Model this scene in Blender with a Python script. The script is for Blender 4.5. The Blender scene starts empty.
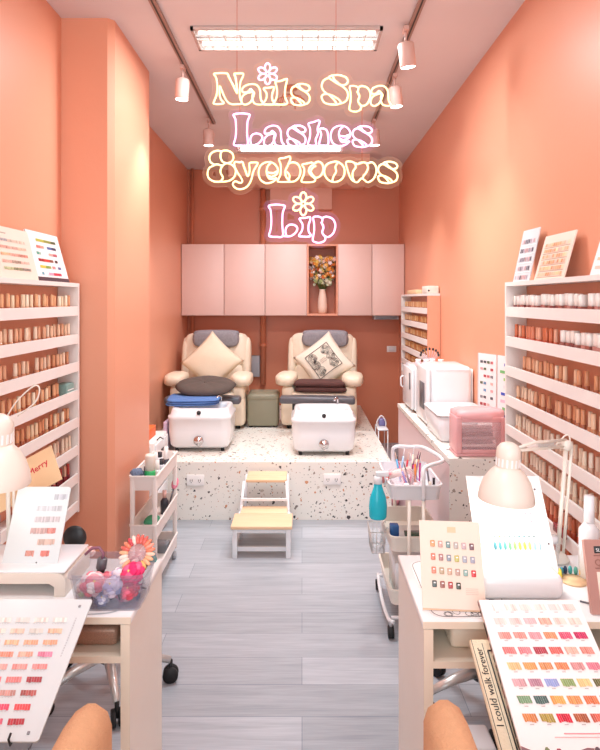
import bpy, bmesh, math, random
from mathutils import Vector, Matrix, Euler
random.seed(7)
col = bpy.context.scene.collection
PI = math.pi
CAM_H = 1.5
def P(px, py, D):                      # a point seen at pixel px,py of the photo, D metres in front of the camera
    return Vector(((px-302)*D/600, D, CAM_H-(py-300)*D/600))
# ------------------------------------------------------------------ colours and materials
def lin(c):
    c = c/255.0
    return c/12.92 if c <= 0.04045 else ((c+0.055)/1.055)**2.4
def rgb(h):
    if isinstance(h, str):
        h = h.lstrip('#'); h = (int(h[0:2],16), int(h[2:4],16), int(h[4:6],16))
    return (lin(h[0]), lin(h[1]), lin(h[2]), 1.0)
def newmat(name):
    m = bpy.data.materials.new(name); m.use_nodes = True
    nt = m.node_tree; b = nt.nodes['Principled BSDF']
    return m, nt, b
def mat(name, c, rough=0.5, metal=0.0, var=0.05, scale=12.0, bump=0.0, bscale=200.0, alpha=None, trans=0.0, emit=None, estr=0.0, coat=0.0):
    m, nt, b = newmat(name)
    n = nt.nodes.new('ShaderNodeTexNoise'); n.inputs['Scale'].default_value = scale; n.inputs['Detail'].default_value = 3
    tc = nt.nodes.new('ShaderNodeTexCoord'); nt.links.new(tc.outputs['Object'], n.inputs['Vector'])
    mx = nt.nodes.new('ShaderNodeMix'); mx.data_type = 'RGBA'
    c4 = rgb(c)
    mx.inputs[6].default_value = tuple(v*(1-var) for v in c4[:3])+(1,)
    mx.inputs[7].default_value = tuple(min(1,v*(1+var)) for v in c4[:3])+(1,)
    nt.links.new(n.outputs['Fac'], mx.inputs[0]); nt.links.new(mx.outputs[2], b.inputs['Base Color'])
    b.inputs['Roughness'].default_value = rough; b.inputs['Metallic'].default_value = metal
    if coat: b.inputs['Coat Weight'].default_value = coat
    if bump:
        n2 = nt.nodes.new('ShaderNodeTexNoise'); n2.inputs['Scale'].default_value = bscale
        nt.links.new(tc.outputs['Object'], n2.inputs['Vector'])
        bp = nt.nodes.new('ShaderNodeBump'); bp.inputs['Strength'].default_value = bump; bp.inputs['Distance'].default_value = 0.01
        nt.links.new(n2.outputs['Fac'], bp.inputs['Height']); nt.links.new(bp.outputs['Normal'], b.inputs['Normal'])
    if alpha is not None: b.inputs['Alpha'].default_value = alpha
    if trans: b.inputs['Transmission Weight'].default_value = trans
    if emit: b.inputs['Emission Color'].default_value = rgb(emit); b.inputs['Emission Strength'].default_value = estr
    return m
def attr_mat(name, rough=0.5, alpha=None, metal=0.0):
    m, nt, b = newmat(name)
    a = nt.nodes.new('ShaderNodeAttribute'); a.attribute_name = 'Col'
    nt.links.new(a.outputs['Color'], b.inputs['Base Color'])
    b.inputs['Roughness'].default_value = rough; b.inputs['Metallic'].default_value = metal
    if alpha is not None: b.inputs['Alpha'].default_value = alpha
    return m
def emit_mat(name, c, s):
    m, nt, b = newmat(name)
    b.inputs['Base Color'].default_value = rgb(c); b.inputs['Emission Color'].default_value = rgb(c); b.inputs['Emission Strength'].default_value = s
    return m
def wall_mat(name, c, var=0.04):
    return mat(name, c, rough=0.42, var=var, scale=1.3, bump=0.05, bscale=90)
def floor_mat():
    m, nt, b = newmat('grey_wood_floor'); L = nt.links.new; N = nt.nodes.new
    tc = N('ShaderNodeTexCoord')
    br = N('ShaderNodeTexBrick'); L(tc.outputs['Object'], br.inputs['Vector'])
    br.inputs['Scale'].default_value = 1.0; br.inputs['Brick Width'].default_value = 1.22; br.inputs['Row Height'].default_value = 0.18
    br.inputs['Mortar Size'].default_value = 0.0012; br.inputs['Mortar Smooth'].default_value = 0.1
    br.inputs['Color1'].default_value = rgb('#a4a8ae'); br.inputs['Color2'].default_value = rgb('#b9bcc2'); br.inputs['Mortar'].default_value = rgb('#79828e')
    mp = N('ShaderNodeMapping'); mp.inputs['Scale'].default_value = (1.6, 22, 1); L(tc.outputs['Object'], mp.inputs['Vector'])
    n = N('ShaderNodeTexNoise'); n.inputs['Scale'].default_value = 1.6; n.inputs['Detail'].default_value = 7; n.inputs['Distortion'].default_value = 0.9; L(mp.outputs[0], n.inputs['Vector'])
    cr = N('ShaderNodeValToRGB'); cr.color_ramp.elements[0].position = 0.3; cr.color_ramp.elements[0].color = (0.83,0.84,0.86,1); cr.color_ramp.elements[1].position = 0.7; cr.color_ramp.elements[1].color = (1.06,1.06,1.06,1)
    L(n.outputs['Fac'], cr.inputs[0])
    mp2 = N('ShaderNodeMapping'); mp2.inputs['Scale'].default_value = (5, 140, 1); L(tc.outputs['Object'], mp2.inputs['Vector'])
    n2 = N('ShaderNodeTexNoise'); n2.inputs['Scale'].default_value = 1.5; n2.inputs['Detail'].default_value = 4; L(mp2.outputs[0], n2.inputs['Vector'])
    cr2 = N('ShaderNodeValToRGB'); cr2.color_ramp.elements[0].position = 0.35; cr2.color_ramp.elements[0].color = (0.88,0.88,0.90,1); cr2.color_ramp.elements[1].position = 0.6; cr2.color_ramp.elements[1].color = (1,1,1,1)
    L(n2.outputs['Fac'], cr2.inputs[0])
    m1 = N('ShaderNodeMix'); m1.data_type='RGBA'; m1.blend_type='MULTIPLY'; m1.inputs[0].default_value = 1; L(br.outputs['Color'], m1.inputs[6]); L(cr.outputs[0], m1.inputs[7])
    m2 = N('ShaderNodeMix'); m2.data_type='RGBA'; m2.blend_type='MULTIPLY'; m2.inputs[0].default_value = 1; L(m1.outputs[2], m2.inputs[6]); L(cr2.outputs[0], m2.inputs[7])
    L(m2.outputs[2], b.inputs['Base Color']); b.inputs['Roughness'].default_value = 0.33
    return m
def terrazzo_mat():
    m, nt, b = newmat('terrazzo'); L = nt.links.new; N = nt.nodes.new
    tc = N('ShaderNodeTexCoord'); cur = None
    base = N('ShaderNodeRGB'); base.outputs[0].default_value = rgb('#ece7df'); cur = base.outputs[0]
    for k, (sc, th, pal) in enumerate([(19, .17, ['#3b3534','#c98d63','#8d8078','#4a4244','#c9bcb0','#2f2b2c']), (30, .19, ['#2d2a2c','#d08b5e','#a09488','#3d3a3c','#b9ada2','#7d6a60']), (50, .17, ['#3a3636','#b08468','#77706c','#c9a184','#4c4846','#a39c96'])]):
        mp = N('ShaderNodeMapping'); mp.inputs['Location'].default_value = (k*3.7, k*1.9, k*2.3); mp.inputs['Rotation'].default_value = (0.3*k+.2, 0.5*k+.1, 0.7*k+.3); L(tc.outputs['Object'], mp.inputs['Vector'])
        nz = N('ShaderNodeTexNoise'); nz.inputs['Scale'].default_value = sc*1.9; L(mp.outputs[0], nz.inputs['Vector'])
        sub = N('ShaderNodeVectorMath'); sub.operation='SUBTRACT'; sub.inputs[1].default_value=(.5,.5,.5); L(nz.outputs['Color'], sub.inputs[0])
        scl = N('ShaderNodeVectorMath'); scl.operation='SCALE'; scl.inputs['Scale'].default_value = 0.9/sc; L(sub.outputs[0], scl.inputs[0])
        add = N('ShaderNodeVectorMath'); L(mp.outputs[0], add.inputs[0]); L(scl.outputs[0], add.inputs[1])
        v = N('ShaderNodeTexVoronoi'); v.inputs['Scale'].default_value = sc; L(add.outputs[0], v.inputs['Vector'])
        sep = N('ShaderNodeSeparateColor'); L(v.outputs['Color'], sep.inputs[0])
        ml = N('ShaderNodeMath'); ml.operation='MULTIPLY'; ml.inputs[1].default_value = th*1.5; L(sep.outputs[1], ml.inputs[0])
        lt = N('ShaderNodeMath'); lt.operation='LESS_THAN'; L(v.outputs['Distance'], lt.inputs[0]); L(ml.outputs[0], lt.inputs[1])
        cr = N('ShaderNodeValToRGB'); cr.color_ramp.interpolation='CONSTANT'
        els = cr.color_ramp.elements
        while len(els) < len(pal): els.new(0.5)
        for i, c in enumerate(pal): els[i].position = i/len(pal); els[i].color = rgb(c)
        L(sep.outputs[0], cr.inputs[0])
        mx = N('ShaderNodeMix'); mx.data_type='RGBA'; L(lt.outputs[0], mx.inputs[0]); L(cur, mx.inputs[6]); L(cr.outputs[0], mx.inputs[7]); cur = mx.outputs[2]
    L(cur, b.inputs['Base Color']); b.inputs['Roughness'].default_value = 0.3
    return m
def wood_mat(name, c1, c2, axis=0):
    m, nt, b = newmat(name); L = nt.links.new; N = nt.nodes.new
    tc = N('ShaderNodeTexCoord'); mp = N('ShaderNodeMapping'); s=[30,30,30]; s[axis]=3; mp.inputs['Scale'].default_value = s; L(tc.outputs['Object'], mp.inputs['Vector'])
    n = N('ShaderNodeTexNoise'); n.inputs['Scale'].default_value = 1.5; n.inputs['Detail'].default_value=4; L(mp.outputs[0], n.inputs['Vector'])
    mx = N('ShaderNodeMix'); mx.data_type='RGBA'; mx.inputs[6].default_value = rgb(c1); mx.inputs[7].default_value = rgb(c2); L(n.outputs['Fac'], mx.inputs[0]); L(mx.outputs[2], b.inputs['Base Color']); b.inputs['Roughness'].default_value=0.45
    return m
WALL = '#e8a182'
M = dict(
 wall=wall_mat('coral_wall_paint', WALL), wall_back=wall_mat('shaded_coral_wall_paint', '#d58463'), ceil=mat('ceiling_paint', '#e0d4d3', 0.7, scale=2),  # wall_back is the same coral, darkened for the weaker light at the back
 floor=floor_mat(), terrazzo=terrazzo_mat(),
 white=mat('white_laminate', '#f3efec', 0.35, var=.02), white2=mat('white_plastic', '#e9e9ec', 0.25, var=.02, coat=.3), cream=mat('cream_lacquer', '#efe6da', 0.35, var=.02),
 creamedge=mat('cream_wood_edge', '#ecdcc8', 0.45, var=.03), rackw=mat('white_painted_rack', '#f1e9e4', 0.45, var=.06, scale=6),
 pinklam=mat('pale_pink_laminate', '#ecc9be', 0.4, var=.02), lilac=mat('lilac_laminate', '#e6ccce', 0.35, var=.02), lilac2=mat('lilac_plastic', '#cdb6cf', 0.4),
 leather=mat('cream_leather', '#eedcc4', 0.4, var=.05, bump=.45, bscale=26), fabric=mat('ecru_cotton', '#ecdcc2', 0.9, var=.05, bump=.3, bscale=160),
 fabric2=mat('linen_white', '#efe4d2', 0.9, var=.04, bump=.3, bscale=160),
 greytow=mat('grey_terry', '#a09ca2', 1.0, var=.25, scale=60, bump=.8, bscale=220), brown=mat('brown_knit', '#5b3a36', 1.0, var=.2, bump=.6, bscale=70),
 darkcush=mat('dark_taupe_fabric', '#5d524c', 1.0, var=.12, bump=.3, bscale=40), blue=mat('blue_terry', '#5f86c4', 1.0, var=.12, bump=.7, bscale=200),
 darkgrey=mat('dark_grey_vinyl', '#5c5a60', 0.35, var=.1), olive=mat('olive_grey_vinyl', '#8c8670', 0.5, var=.05), black=mat('black_plastic', '#232224', 0.4),
 rubber=mat('black_rubber', '#1b1b1d', 0.7), chrome=mat('chrome', '#c9c9cc', 0.12, metal=1.0), grey=mat('grey_plastic', '#a9a9ae', 0.4), silver=mat('brushed_silver', '#d6d3d0', 0.3, metal=.6),
 orange=mat('orange_card', '#ee6a2c', 0.6), tan=mat('tan_bouclé_fabric', '#d9a880', 0.95, var=.08, scale=60, bump=.45, bscale=260),
 kraft=mat('kraft_card', '#ecc79c', 0.7, var=.04), paper=mat('white_card', '#efeeee', 0.5, var=.01), paperlit=mat('lit_white_gloss_card', '#fbfafa', 0.3, var=.01), greypaper=mat('pale_grey_card', '#d3dbdd', 0.35, var=.01),  # paperlit is white card with the bright light put into its colour
 beige=mat('beige_card', '#f0ddcd', 0.5, var=.04, scale=5), rose=mat('dusty_rose_card', '#b98a80', 0.5, var=.05), paint=attr_mat('printed_colours', 0.45), gloss=attr_mat('glossy_enamel', 0.18), matte=attr_mat('petal_colours', 0.7),
 clear=mat('clear_acrylic', '#f2f4f8', 0.08, alpha=.22, var=0), smoke=mat('smoky_clear_plastic', '#8d90a6', 0.1, alpha=.25, var=0), pinkvinyl=mat('pink_vinyl', '#f8babc', 0.25, alpha=.7, var=.05), pinkclear=mat('clear_pink_vinyl', '#f6ccd0', 0.12, alpha=.28, var=0),
 turq=mat('turquoise_liquid', '#1fcbe0', 0.15, alpha=.92, var=.06), green=mat('green_liquid', '#3fc276', 0.15, alpha=.95), woodtop=wood_mat('light_pine', '#e3bb92', '#edcaa8', 0), 
 neon_y=emit_mat('warm_yellow_neon', '#ffe3a0', 1.75), neon_p=emit_mat('pink_neon', '#ffbdf0', 1.7),
 lampglow=emit_mat('lamp_lens', '#fffaf2', 9), tubeglow=emit_mat('fluorescent_tube', '#fff7f0', 5), copper=mat('copper_wire', '#c9674a', 0.3, metal=.7), spotw=mat('spot_white', '#d9b5aa', 0.4, var=.01), aluminium=mat('satin_aluminium','#e6e0dc',.25,metal=.8), ductp=mat('peach_duct', '#eab7a3', 0.5, var=.02), pipe=mat('coral_pipe_paint', '#d58463', 0.35), pinkcloth=mat('pink_cloth','#ef9fa8',.9), vase=mat('ivory_ceramic', '#f0d3bf', 0.35), track=mat('bronze_track','#a98b80',.4,metal=.3), teal=mat('teal_plastic','#2f9a8e',.4), greenbox=mat('sage_green_carton','#7f9f98',.5,var=.2,scale=80))
def acrylic(nm,cc):  # clear panel with a faint glow of its own, standing for the neon halo
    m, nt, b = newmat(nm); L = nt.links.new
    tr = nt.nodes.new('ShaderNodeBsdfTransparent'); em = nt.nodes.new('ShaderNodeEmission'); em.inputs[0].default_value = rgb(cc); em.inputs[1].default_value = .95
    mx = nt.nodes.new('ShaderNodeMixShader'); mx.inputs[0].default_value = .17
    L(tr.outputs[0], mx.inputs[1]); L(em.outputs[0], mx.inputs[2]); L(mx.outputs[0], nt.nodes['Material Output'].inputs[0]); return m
M['acrylic_y'] = acrylic('warm_halo_acrylic','#ffc09c'); M['acrylic_p'] = acrylic('pink_halo_acrylic','#ee9ccc')
M['acrylic_edge'] = mat('acrylic_edge', '#ffd9cc', 0.3, alpha=.6, emit='#ffcbbd', estr=.5, var=0)  # rim also glows slightly so it reads lighter
# ------------------------------------------------------------------ mesh builder
class MB:
    def __init__(s, T=None): s.v=[]; s.f=[]; s.c=[]; s.m=[]; s.sm=[]; s.T=T or Matrix()
    def add(s, vs, fs, c='#ffffff', mi=0, smooth=False, T=None):
        n=len(s.v); T = s.T @ T if T else s.T
        s.v += [T @ Vector(p) for p in vs]; c4 = rgb(c) if not (isinstance(c, tuple) and len(c)==4) else c
        for f in fs: s.f.append([i+n for i in f]); s.c.append(c4); s.m.append(mi); s.sm.append(smooth)
        return s
    def box(s, a, b, c='#ffffff', mi=0, T=None):
        x0,y0,z0=a; x1,y1,z1=b
        return s.add([(x0,y0,z0),(x1,y0,z0),(x1,y1,z0),(x0,y1,z0),(x0,y0,z1),(x1,y0,z1),(x1,y1,z1),(x0,y1,z1)], [(0,3,2,1),(4,5,6,7),(0,1,5,4),(1,2,6,5),(2,3,7,6),(3,0,4,7)], c, mi, False, T)
    def quad(s, pts, c='#ffffff', mi=0): return s.add(pts, [tuple(range(len(pts)))], c, mi)
    def rbox(s, a, b, r=.01, seg=3, c='#ffffff', mi=0, T=None, top_only=False):
        bm = bmesh.new(); bmesh.ops.create_cube(bm, size=1)
        ce=[(a[i]+b[i])/2 for i in range(3)]; sz=[abs(b[i]-a[i]) for i in range(3)]
        for v in bm.verts: v.co = Vector((ce[0]+v.co.x*sz[0], ce[1]+v.co.y*sz[1], ce[2]+v.co.z*sz[2]))
        bmesh.ops.bevel(bm, geom=list(bm.edges), offset=min(r, min(sz)*.49), segments=seg, affect='EDGES', profile=.5)
        bm.verts.index_update(); vs=[tuple(v.co) for v in bm.verts]; fs=[[v.index for v in f.verts] for f in bm.faces]; bm.free()
        return s.add(vs, fs, c, mi, True, T)
    def vbox(s, a, b, r=.03, seg=5, c='#ffffff', mi=0, taper=1.0, T=None, edge=.008):   # box with rounded vertical corners (footprint scaled by taper at the bottom)
        x0,y0,z0=a; x1,y1,z1=b; cx,cy=(x0+x1)/2,(y0+y1)/2; ring=[]
        for (px,py,a0) in ((x1-r,y1-r,0),(x0+r,y1-r,PI/2),(x0+r,y0+r,PI),(x1-r,y0+r,1.5*PI)):
            for k in range(seg+1):
                t=a0+PI/2*k/seg; ring.append((px+r*math.cos(t), py+r*math.sin(t)))
        n=len(ring); lv=[(z0,taper,edge),(z0+edge,taper,0),(z1-edge,1,0),(z1,1,edge)]; vs=[]
        for z,tp,ins in lv:
            for x,y in ring:
                kx=(abs(x1-x0)/2-ins)/(abs(x1-x0)/2); ky=(abs(y1-y0)/2-ins)/(abs(y1-y0)/2)
                vs.append((cx+(x-cx)*tp*kx, cy+(y-cy)*tp*ky, z))
        fs=[]
        for l in range(3):
            for i in range(n): fs.append((l*n+i, l*n+(i+1)%n, (l+1)*n+(i+1)%n, (l+1)*n+i))
        s.add(vs, fs, c, mi, True, T); s.add([vs[i] for i in range(n)], [tuple(range(n))[::-1]], c, mi, False, T)
        return s.add([vs[3*n+i] for i in range(n)], [tuple(range(n))], c, mi, False, T)
    def basket(s, a, b, r=.03, seg=4, t=.004, taper=.85, c='#ffffff', mi=0, lip=.008, T=None):       # open tray with wall thickness
        x0,y0,z0=a; x1,y1,z1=b; cx,cy=(x0+x1)/2,(y0+y1)/2
        def ring(ins,tp,z):
            out=[]; X0,X1,Y0,Y1=x0+ins,x1-ins,y0+ins,y1-ins; rr=max(r-ins,.002)
            for (px,py,a0) in ((X1-rr,Y1-rr,0),(X0+rr,Y1-rr,PI/2),(X0+rr,Y0+rr,PI),(X1-rr,Y0+rr,1.5*PI)):
                for k in range(seg+1):
                    q=a0+PI/2*k/seg; x=px+rr*math.cos(q); y=py+rr*math.sin(q); out.append((cx+(x-cx)*tp, cy+(y-cy)*tp, z))
            return out
        rs=[ring(0,taper,z0), ring(0,1,z1-lip), ring(-lip*.6,1,z1-lip), ring(-lip*.6,1,z1), ring(t,1,z1), ring(t,taper,z0+t)]
        n=len(rs[0]); vs=sum(rs,[]); fs=[]
        for l in range(len(rs)-1):
            for i in range(n): fs.append((l*n+i, l*n+(i+1)%n, (l+1)*n+(i+1)%n, (l+1)*n+i))
        fs.append(tuple(range(n))[::-1]); fs.append(tuple((len(rs)-1)*n+i for i in range(n)))
        return s.add(vs, fs, c, mi, False, T)
    def tube(s, pts, r=.005, n=8, c='#ffffff', mi=0, closed=False, caps=True, T=None, radii=None):
        pts=[Vector(p) for p in pts]; m=len(pts); vs=[]; fs=[]; prev=None
        for i,p in enumerate(pts):
            if closed: d=(pts[(i+1)%m]-pts[i-1])
            else: d=(pts[min(i+1,m-1)]-pts[max(i-1,0)])
            if d.length<1e-9: d=Vector((0,0,1))
            d.normalize()
            if prev is None:
                u = d.orthogonal().normalized()
            else:
                u = prev-d*prev.dot(d)
                if u.length<1e-6: u=d.orthogonal()
                u.normalize()
            prev=u; w=d.cross(u); rr = radii[i] if radii else r
            for k in range(n):
                t=2*PI*k/n; vs.append(p+(u*math.cos(t)+w*math.sin(t))*rr)
        for i in range(m if closed else m-1):
            j=(i+1)%m
            for k in range(n): fs.append((i*n+k, i*n+(k+1)%n, j*n+(k+1)%n, j*n+k))
        if caps and not closed: fs.append(tuple(range(n))[::-1]); fs.append(tuple((m-1)*n+k for k in range(n)))
        return s.add(vs, fs, c, mi, True, T)
    def lathe(s, prof, n=24, c='#ffffff', mi=0, T=None, caps=True, sq=None):     # profile of (radius, z)
        vs=[]; fs=[]
        for r,z in prof:
            for k in range(n):
                t=2*PI*k/n; vs.append((r*math.cos(t), r*math.sin(t), z))
        for i in range(len(prof)-1):
            for k in range(n): fs.append((i*n+k, i*n+(k+1)%n, (i+1)*n+(k+1)%n, (i+1)*n+k))
        if caps:
            if prof[0][0]>1e-4: fs.append(tuple(range(n))[::-1])
            if prof[-1][0]>1e-4: fs.append(tuple((len(prof)-1)*n+k for k in range(n)))
        return s.add(vs, fs, c, mi, True, T)
    def cyl(s, p0, p1, r, n=12, c='#ffffff', mi=0, r2=None, T=None):
        return s.tube([p0,p1], r, n, c, mi, radii=[r, r if r2 is None else r2], T=T)
    def ell(s, ce, ra, e1=1.0, e2=1.0, nu=20, nv=12, c='#ffffff', mi=0, T=None, wob=0, seed=0):    # superellipsoid
        f=lambda w,e: math.copysign(abs(w)**e, w); rd=random.Random(seed); vs=[]; fs=[]
        ph=[rd.uniform(0,6) for _ in range(6)]
        for j in range(nv+1):
            b=-PI/2+PI*j/nv
            for i in range(nu):
                a=2*PI*i/nu
                x=f(math.cos(b),e1)*f(math.cos(a),e2); y=f(math.cos(b),e1)*f(math.sin(a),e2); z=f(math.sin(b),e1)
                k=1+wob*(math.sin(3*a+ph[0])*math.cos(2*b+ph[1])+.6*math.sin(7*a+ph[2]+3*b)+.4*math.sin(11*a+ph[3]-4*b))*abs(math.cos(b)) if wob else 1
                vs.append((ce[0]+ra[0]*x*k, ce[1]+ra[1]*y*k, ce[2]+ra[2]*z*k))
        for j in range(nv):
            for i in range(nu): fs.append((j*nu+i, j*nu+(i+1)%nu, (j+1)*nu+(i+1)%nu, (j+1)*nu+i))
        return s.add(vs, fs, c, mi, True, T)
    def build(s, name, mats, parent=None, label=None, loc=None, smooth=None):
        me=bpy.data.meshes.new(name); me.from_pydata([tuple(v) for v in s.v], [], s.f); 
        for mt in (mats if isinstance(mats,(list,tuple)) else [mats]): me.materials.append(M[mt] if isinstance(mt,str) else mt)
        ca=me.color_attributes.new('Col','FLOAT_COLOR','CORNER'); k=0
        buf=[]
        for f,c in zip(s.f, s.c): buf += list(c)*len(f)
        ca.data.foreach_set('color', buf)
        me.polygons.foreach_set('material_index', s.m); me.polygons.foreach_set('use_smooth', s.sm if smooth is None else [smooth]*len(s.sm)); me.update()
        bm=bmesh.new(); bm.from_mesh(me); bmesh.ops.remove_doubles(bm, verts=bm.verts, dist=1e-6); 
        if len(bm.faces)==len(s.f) or True: bmesh.ops.recalc_face_normals(bm, faces=bm.faces)
        bm.to_mesh(me); bm.free()
        o=bpy.data.objects.new(name, me); col.objects.link(o)
        if parent: o.parent=parent
        if loc is not None: o.location=loc
        if label: o['label']=label
        return o
def tag(o, label, cat, group=None, kind=None):
    if label: o['label']=label
    if cat: o['category']=cat
    if group: o['group']=group
    if kind: o['kind']=kind
    return o
def thing(name, label, cat, loc=(0,0,0), rot=(0,0,0), group=None, mw=None):
    o=bpy.data.objects.new(name, None); o.empty_display_size=.05; col.objects.link(o)
    o.location=loc; o.rotation_euler=rot
    if mw is not None:
        o.location=mw.to_translation(); o.rotation_euler=mw.to_euler()
    return tag(o, label, cat, group)
def struct(name, mb, m, loc=None):
    o=mb.build(name, m, loc=loc); o['kind']='structure'; return o
def dup(root, loc=None, label=None, rot=None, group=None):
    r=root.copy(); col.objects.link(r)
    if loc is not None: r.location=loc
    if rot is not None: r.rotation_euler=rot
    if label: r['label']=label
    if group: r['group']=group
    for ch in list(root.children):
        c=ch.copy(); col.objects.link(c); c.parent=r
        for g in list(ch.children):
            d=g.copy(); col.objects.link(d); d.parent=c
    return r
def frame(BL, BR, TL):                     # matrix of a flat board: x right, y up the board, z toward the viewer
    BL,BR,TL=Vector(BL),Vector(BR),Vector(TL); x=(BR-BL); w=x.length; x.normalize(); y=TL-BL; y-=x*y.dot(x); h=y.length; y.normalize(); z=x.cross(y)
    T=Matrix((( x.x,y.x,z.x,BL.x),(x.y,y.y,z.y,BL.y),(x.z,y.z,z.z,BL.z),(0,0,0,1))); return T,w,h
def text_mesh(name, body, size, m, parent, loc, rot=(0,0,0), ext=.0004, label=None, align='LEFT'):
    cu=bpy.data.curves.new(name,'FONT'); cu.body=body; cu.size=size; cu.extrude=ext; cu.align_x=align; cu.resolution_u=3
    t=bpy.data.objects.new(name+'_tmp', cu); col.objects.link(t)
    dg=bpy.context.evaluated_depsgraph_get(); me=bpy.data.meshes.new_from_object(t.evaluated_get(dg)); bpy.data.objects.remove(t)
    me.materials.clear(); me.materials.append(M[m]); o=bpy.data.objects.new(name, me); col.objects.link(o); o.parent=parent; o.location=loc; o.rotation_euler=rot
    if label: o['label']=label
    return o
def catmull(pts, closed=True, k=5):
    n=len(pts); out=[]
    rng = range(n) if closed else range(n-1)
    for i in rng:
        g=(lambda j: pts[j%n]) if closed else (lambda j: pts[max(0,min(n-1,j))])
        p0,p1,p2,p3=g(i-1),g(i),g(i+1),g(i+2)
        for q in range(k):
            t=q/k; out.append(tuple(.5*((2*p1[a])+(-p0[a]+p2[a])*t+(2*p0[a]-5*p1[a]+4*p2[a]-p3[a])*t*t+(-p0[a]+3*p1[a]-3*p2[a]+p3[a])*t**3) for a in range(len(p1))))
    if not closed: out.append(pts[-1])
    return out

# ================================================================== ROOM
XL, XR, YB, ZC, YF = -1.17, 1.02, 6.3, 2.87, -1.2
struct('floor', MB().box((XL-.13,YF,-.1),(XR+.1,YB+.1,0)), 'floor')
struct('ceiling', MB().box((XL-.13,YF,ZC),(XR+.1,YB+.1,ZC+.1)), 'ceil')
XLB=-1.20
struct('wall_left', MB().box((XL-.1,YF,0),(XL,3.3,ZC)), 'wall')
struct('wall_left_rear', MB().box((XL-.13,3.3,0),(XLB,YB,ZC)), 'wall')
struct('wall_right', MB().box((XR,YF,0),(XR+.1,YB,ZC)), 'wall')
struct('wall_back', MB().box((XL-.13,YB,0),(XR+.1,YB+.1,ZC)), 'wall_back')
mb=MB(); x1=-.918; ch=.028; ring=[(XLB,2.915),(x1-ch,2.915),(x1,2.915+ch),(x1,3.605),(XLB,3.605)]
n=len(ring); mb.add([(x,y,0) for x,y in ring]+[(x,y,ZC) for x,y in ring],[(i,(i+1)%n,(i+1)%n+n,i+n) for i in range(n)]+[tuple(range(n,2*n))])
struct('wall_pillar', mb, 'wall')
struct('baseboard_pillar', MB().box((XL,2.905,0),(x1-ch,2.915,.08)).box((x1,2.96,0),(x1+.008,3.605,.08)), 'white')
# boxed duct under the ceiling at the back and the shallow panel below it
struct('trim_1', MB().box((-.69,5.62,2.66),(.635,YB,ZC)), 'ductp')
struct('trim_2', MB().box((-.33,6.22,2.44),(.31,YB,2.66)), 'ductp')
# painted pipes
def pipe_thing(x, z0, z1, label):
    t=thing('wall_pipe', label, 'pipe', (x, 6.25, z0))
    MB().cyl((0,0,0),(0,0,z1-z0),.03,16).build('tube','pipe',t)
    mb=MB()
    for z in ((z1-z0)*.2,(z1-z0)*.55,(z1-z0)*.9): mb.cyl((0,0,z-.02),(0,0,z+.02),.038,16).box((-.045,.0,z-.012),(.045,.05,z+.012))
    mb.build('bracket','pipe',t); return t
pipe_thing(-.405, .62, 2.655, 'vertical coral painted pipe on the back wall behind the grey ottoman')
t=thing('wall_pipe','thin coral pipe in the left corner beside the left recliner','pipe',(-1.145,6.26,.4)); MB().cyl((0,0,0),(0,0,2.47),.018,10).build('tube','pipe',t)
tag(MB().rbox((0,0,0),(.09,.06,.22),.008).build('junction_box','grey',loc=(-.53,6.24,.70)),'small grey junction box on the back wall behind the left recliner','junction box')
def plate(name,label,cat,loc,rot,sz=(.12,.075),slots=True):
    t=thing(name,label,cat,loc,rot)
    MB().rbox((-sz[0]/2,-.008,-sz[1]/2),(sz[0]/2,0,sz[1]/2),.004,2).build('plate','white',t)
    if slots:
        mb=MB()
        for cx in (-.028,.028):
            for dx in (-.007,.007): mb.box((cx+dx-.0018,-.0095,-.008),(cx+dx+.0018,-.0075,.006))
            mb.cyl((cx,-.0095,-.014),(cx,-.0075,-.014),.003,8)
        mb.build('socket_slots','black',t)
    else: MB().rbox((-.03,-.013,-.02),(.03,-.007,.02),.003,2).build('rocker','white2',t)
    return t
plate('wall_switch','small white switch plate on the back wall right of the right recliner','switch',P(391.5,349,6.299),(0,0,0),(.1,.065),False)
plate('power_outlet','white outlet on the terrazzo platform front, left of the step stool','outlet',P(195.5,480,4.088),(0,0,0))
plate('power_outlet','white outlet on the terrazzo platform front, right of the step stool','outlet',P(332,479,4.088),(0,0,0))
# ---- ceiling light fixtures
def fixture(y0,y1,xa,xb,label):
    t=thing('ceiling_light',label,'ceiling light',((xa+xb)/2,(y0+y1)/2,ZC)); w=(xb-xa)/2; d=(y1-y0)/2; h=.022
    MB().box((-w,-d,-.006),(w,d,-.0005)).build('reflector','aluminium',t)
    mb=MB(); e=.015
    mb.box((-w,-d,-h),(w,-d+e,-.005)).box((-w,d-e,-h),(w,d,-.005)).box((-w,-d,-h),(-w+e,d,-.005)).box((w-e,-d,-h),(w,d,-.005)); mb.build('frame','aluminium',t)
    mb=MB(); nl=12
    for i in range(1,nl): x=-w+2*w*i/nl; mb.box((x-.002,-d+e,-h),(x+.002,d-e,-.008))
    mb.box((-w+e,-.004,-h),(w-e,.004,-.008)); mb.build('louver','aluminium',t)
    for k in (-.5,.5): MB().cyl((-w+.03,k*d,-.012),(w-.03,k*d,-.012),.006,10).build('fluorescent_tube','tubeglow',t)
    return t
fixture(2.99,3.25,-.558,.404,'recessed louvred fluorescent ceiling light above the yellow and pink neon words')
fixture(5.22,5.47,-.585,.375,'louvred fluorescent ceiling light far back, seen behind the pink Lashes word')
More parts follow.
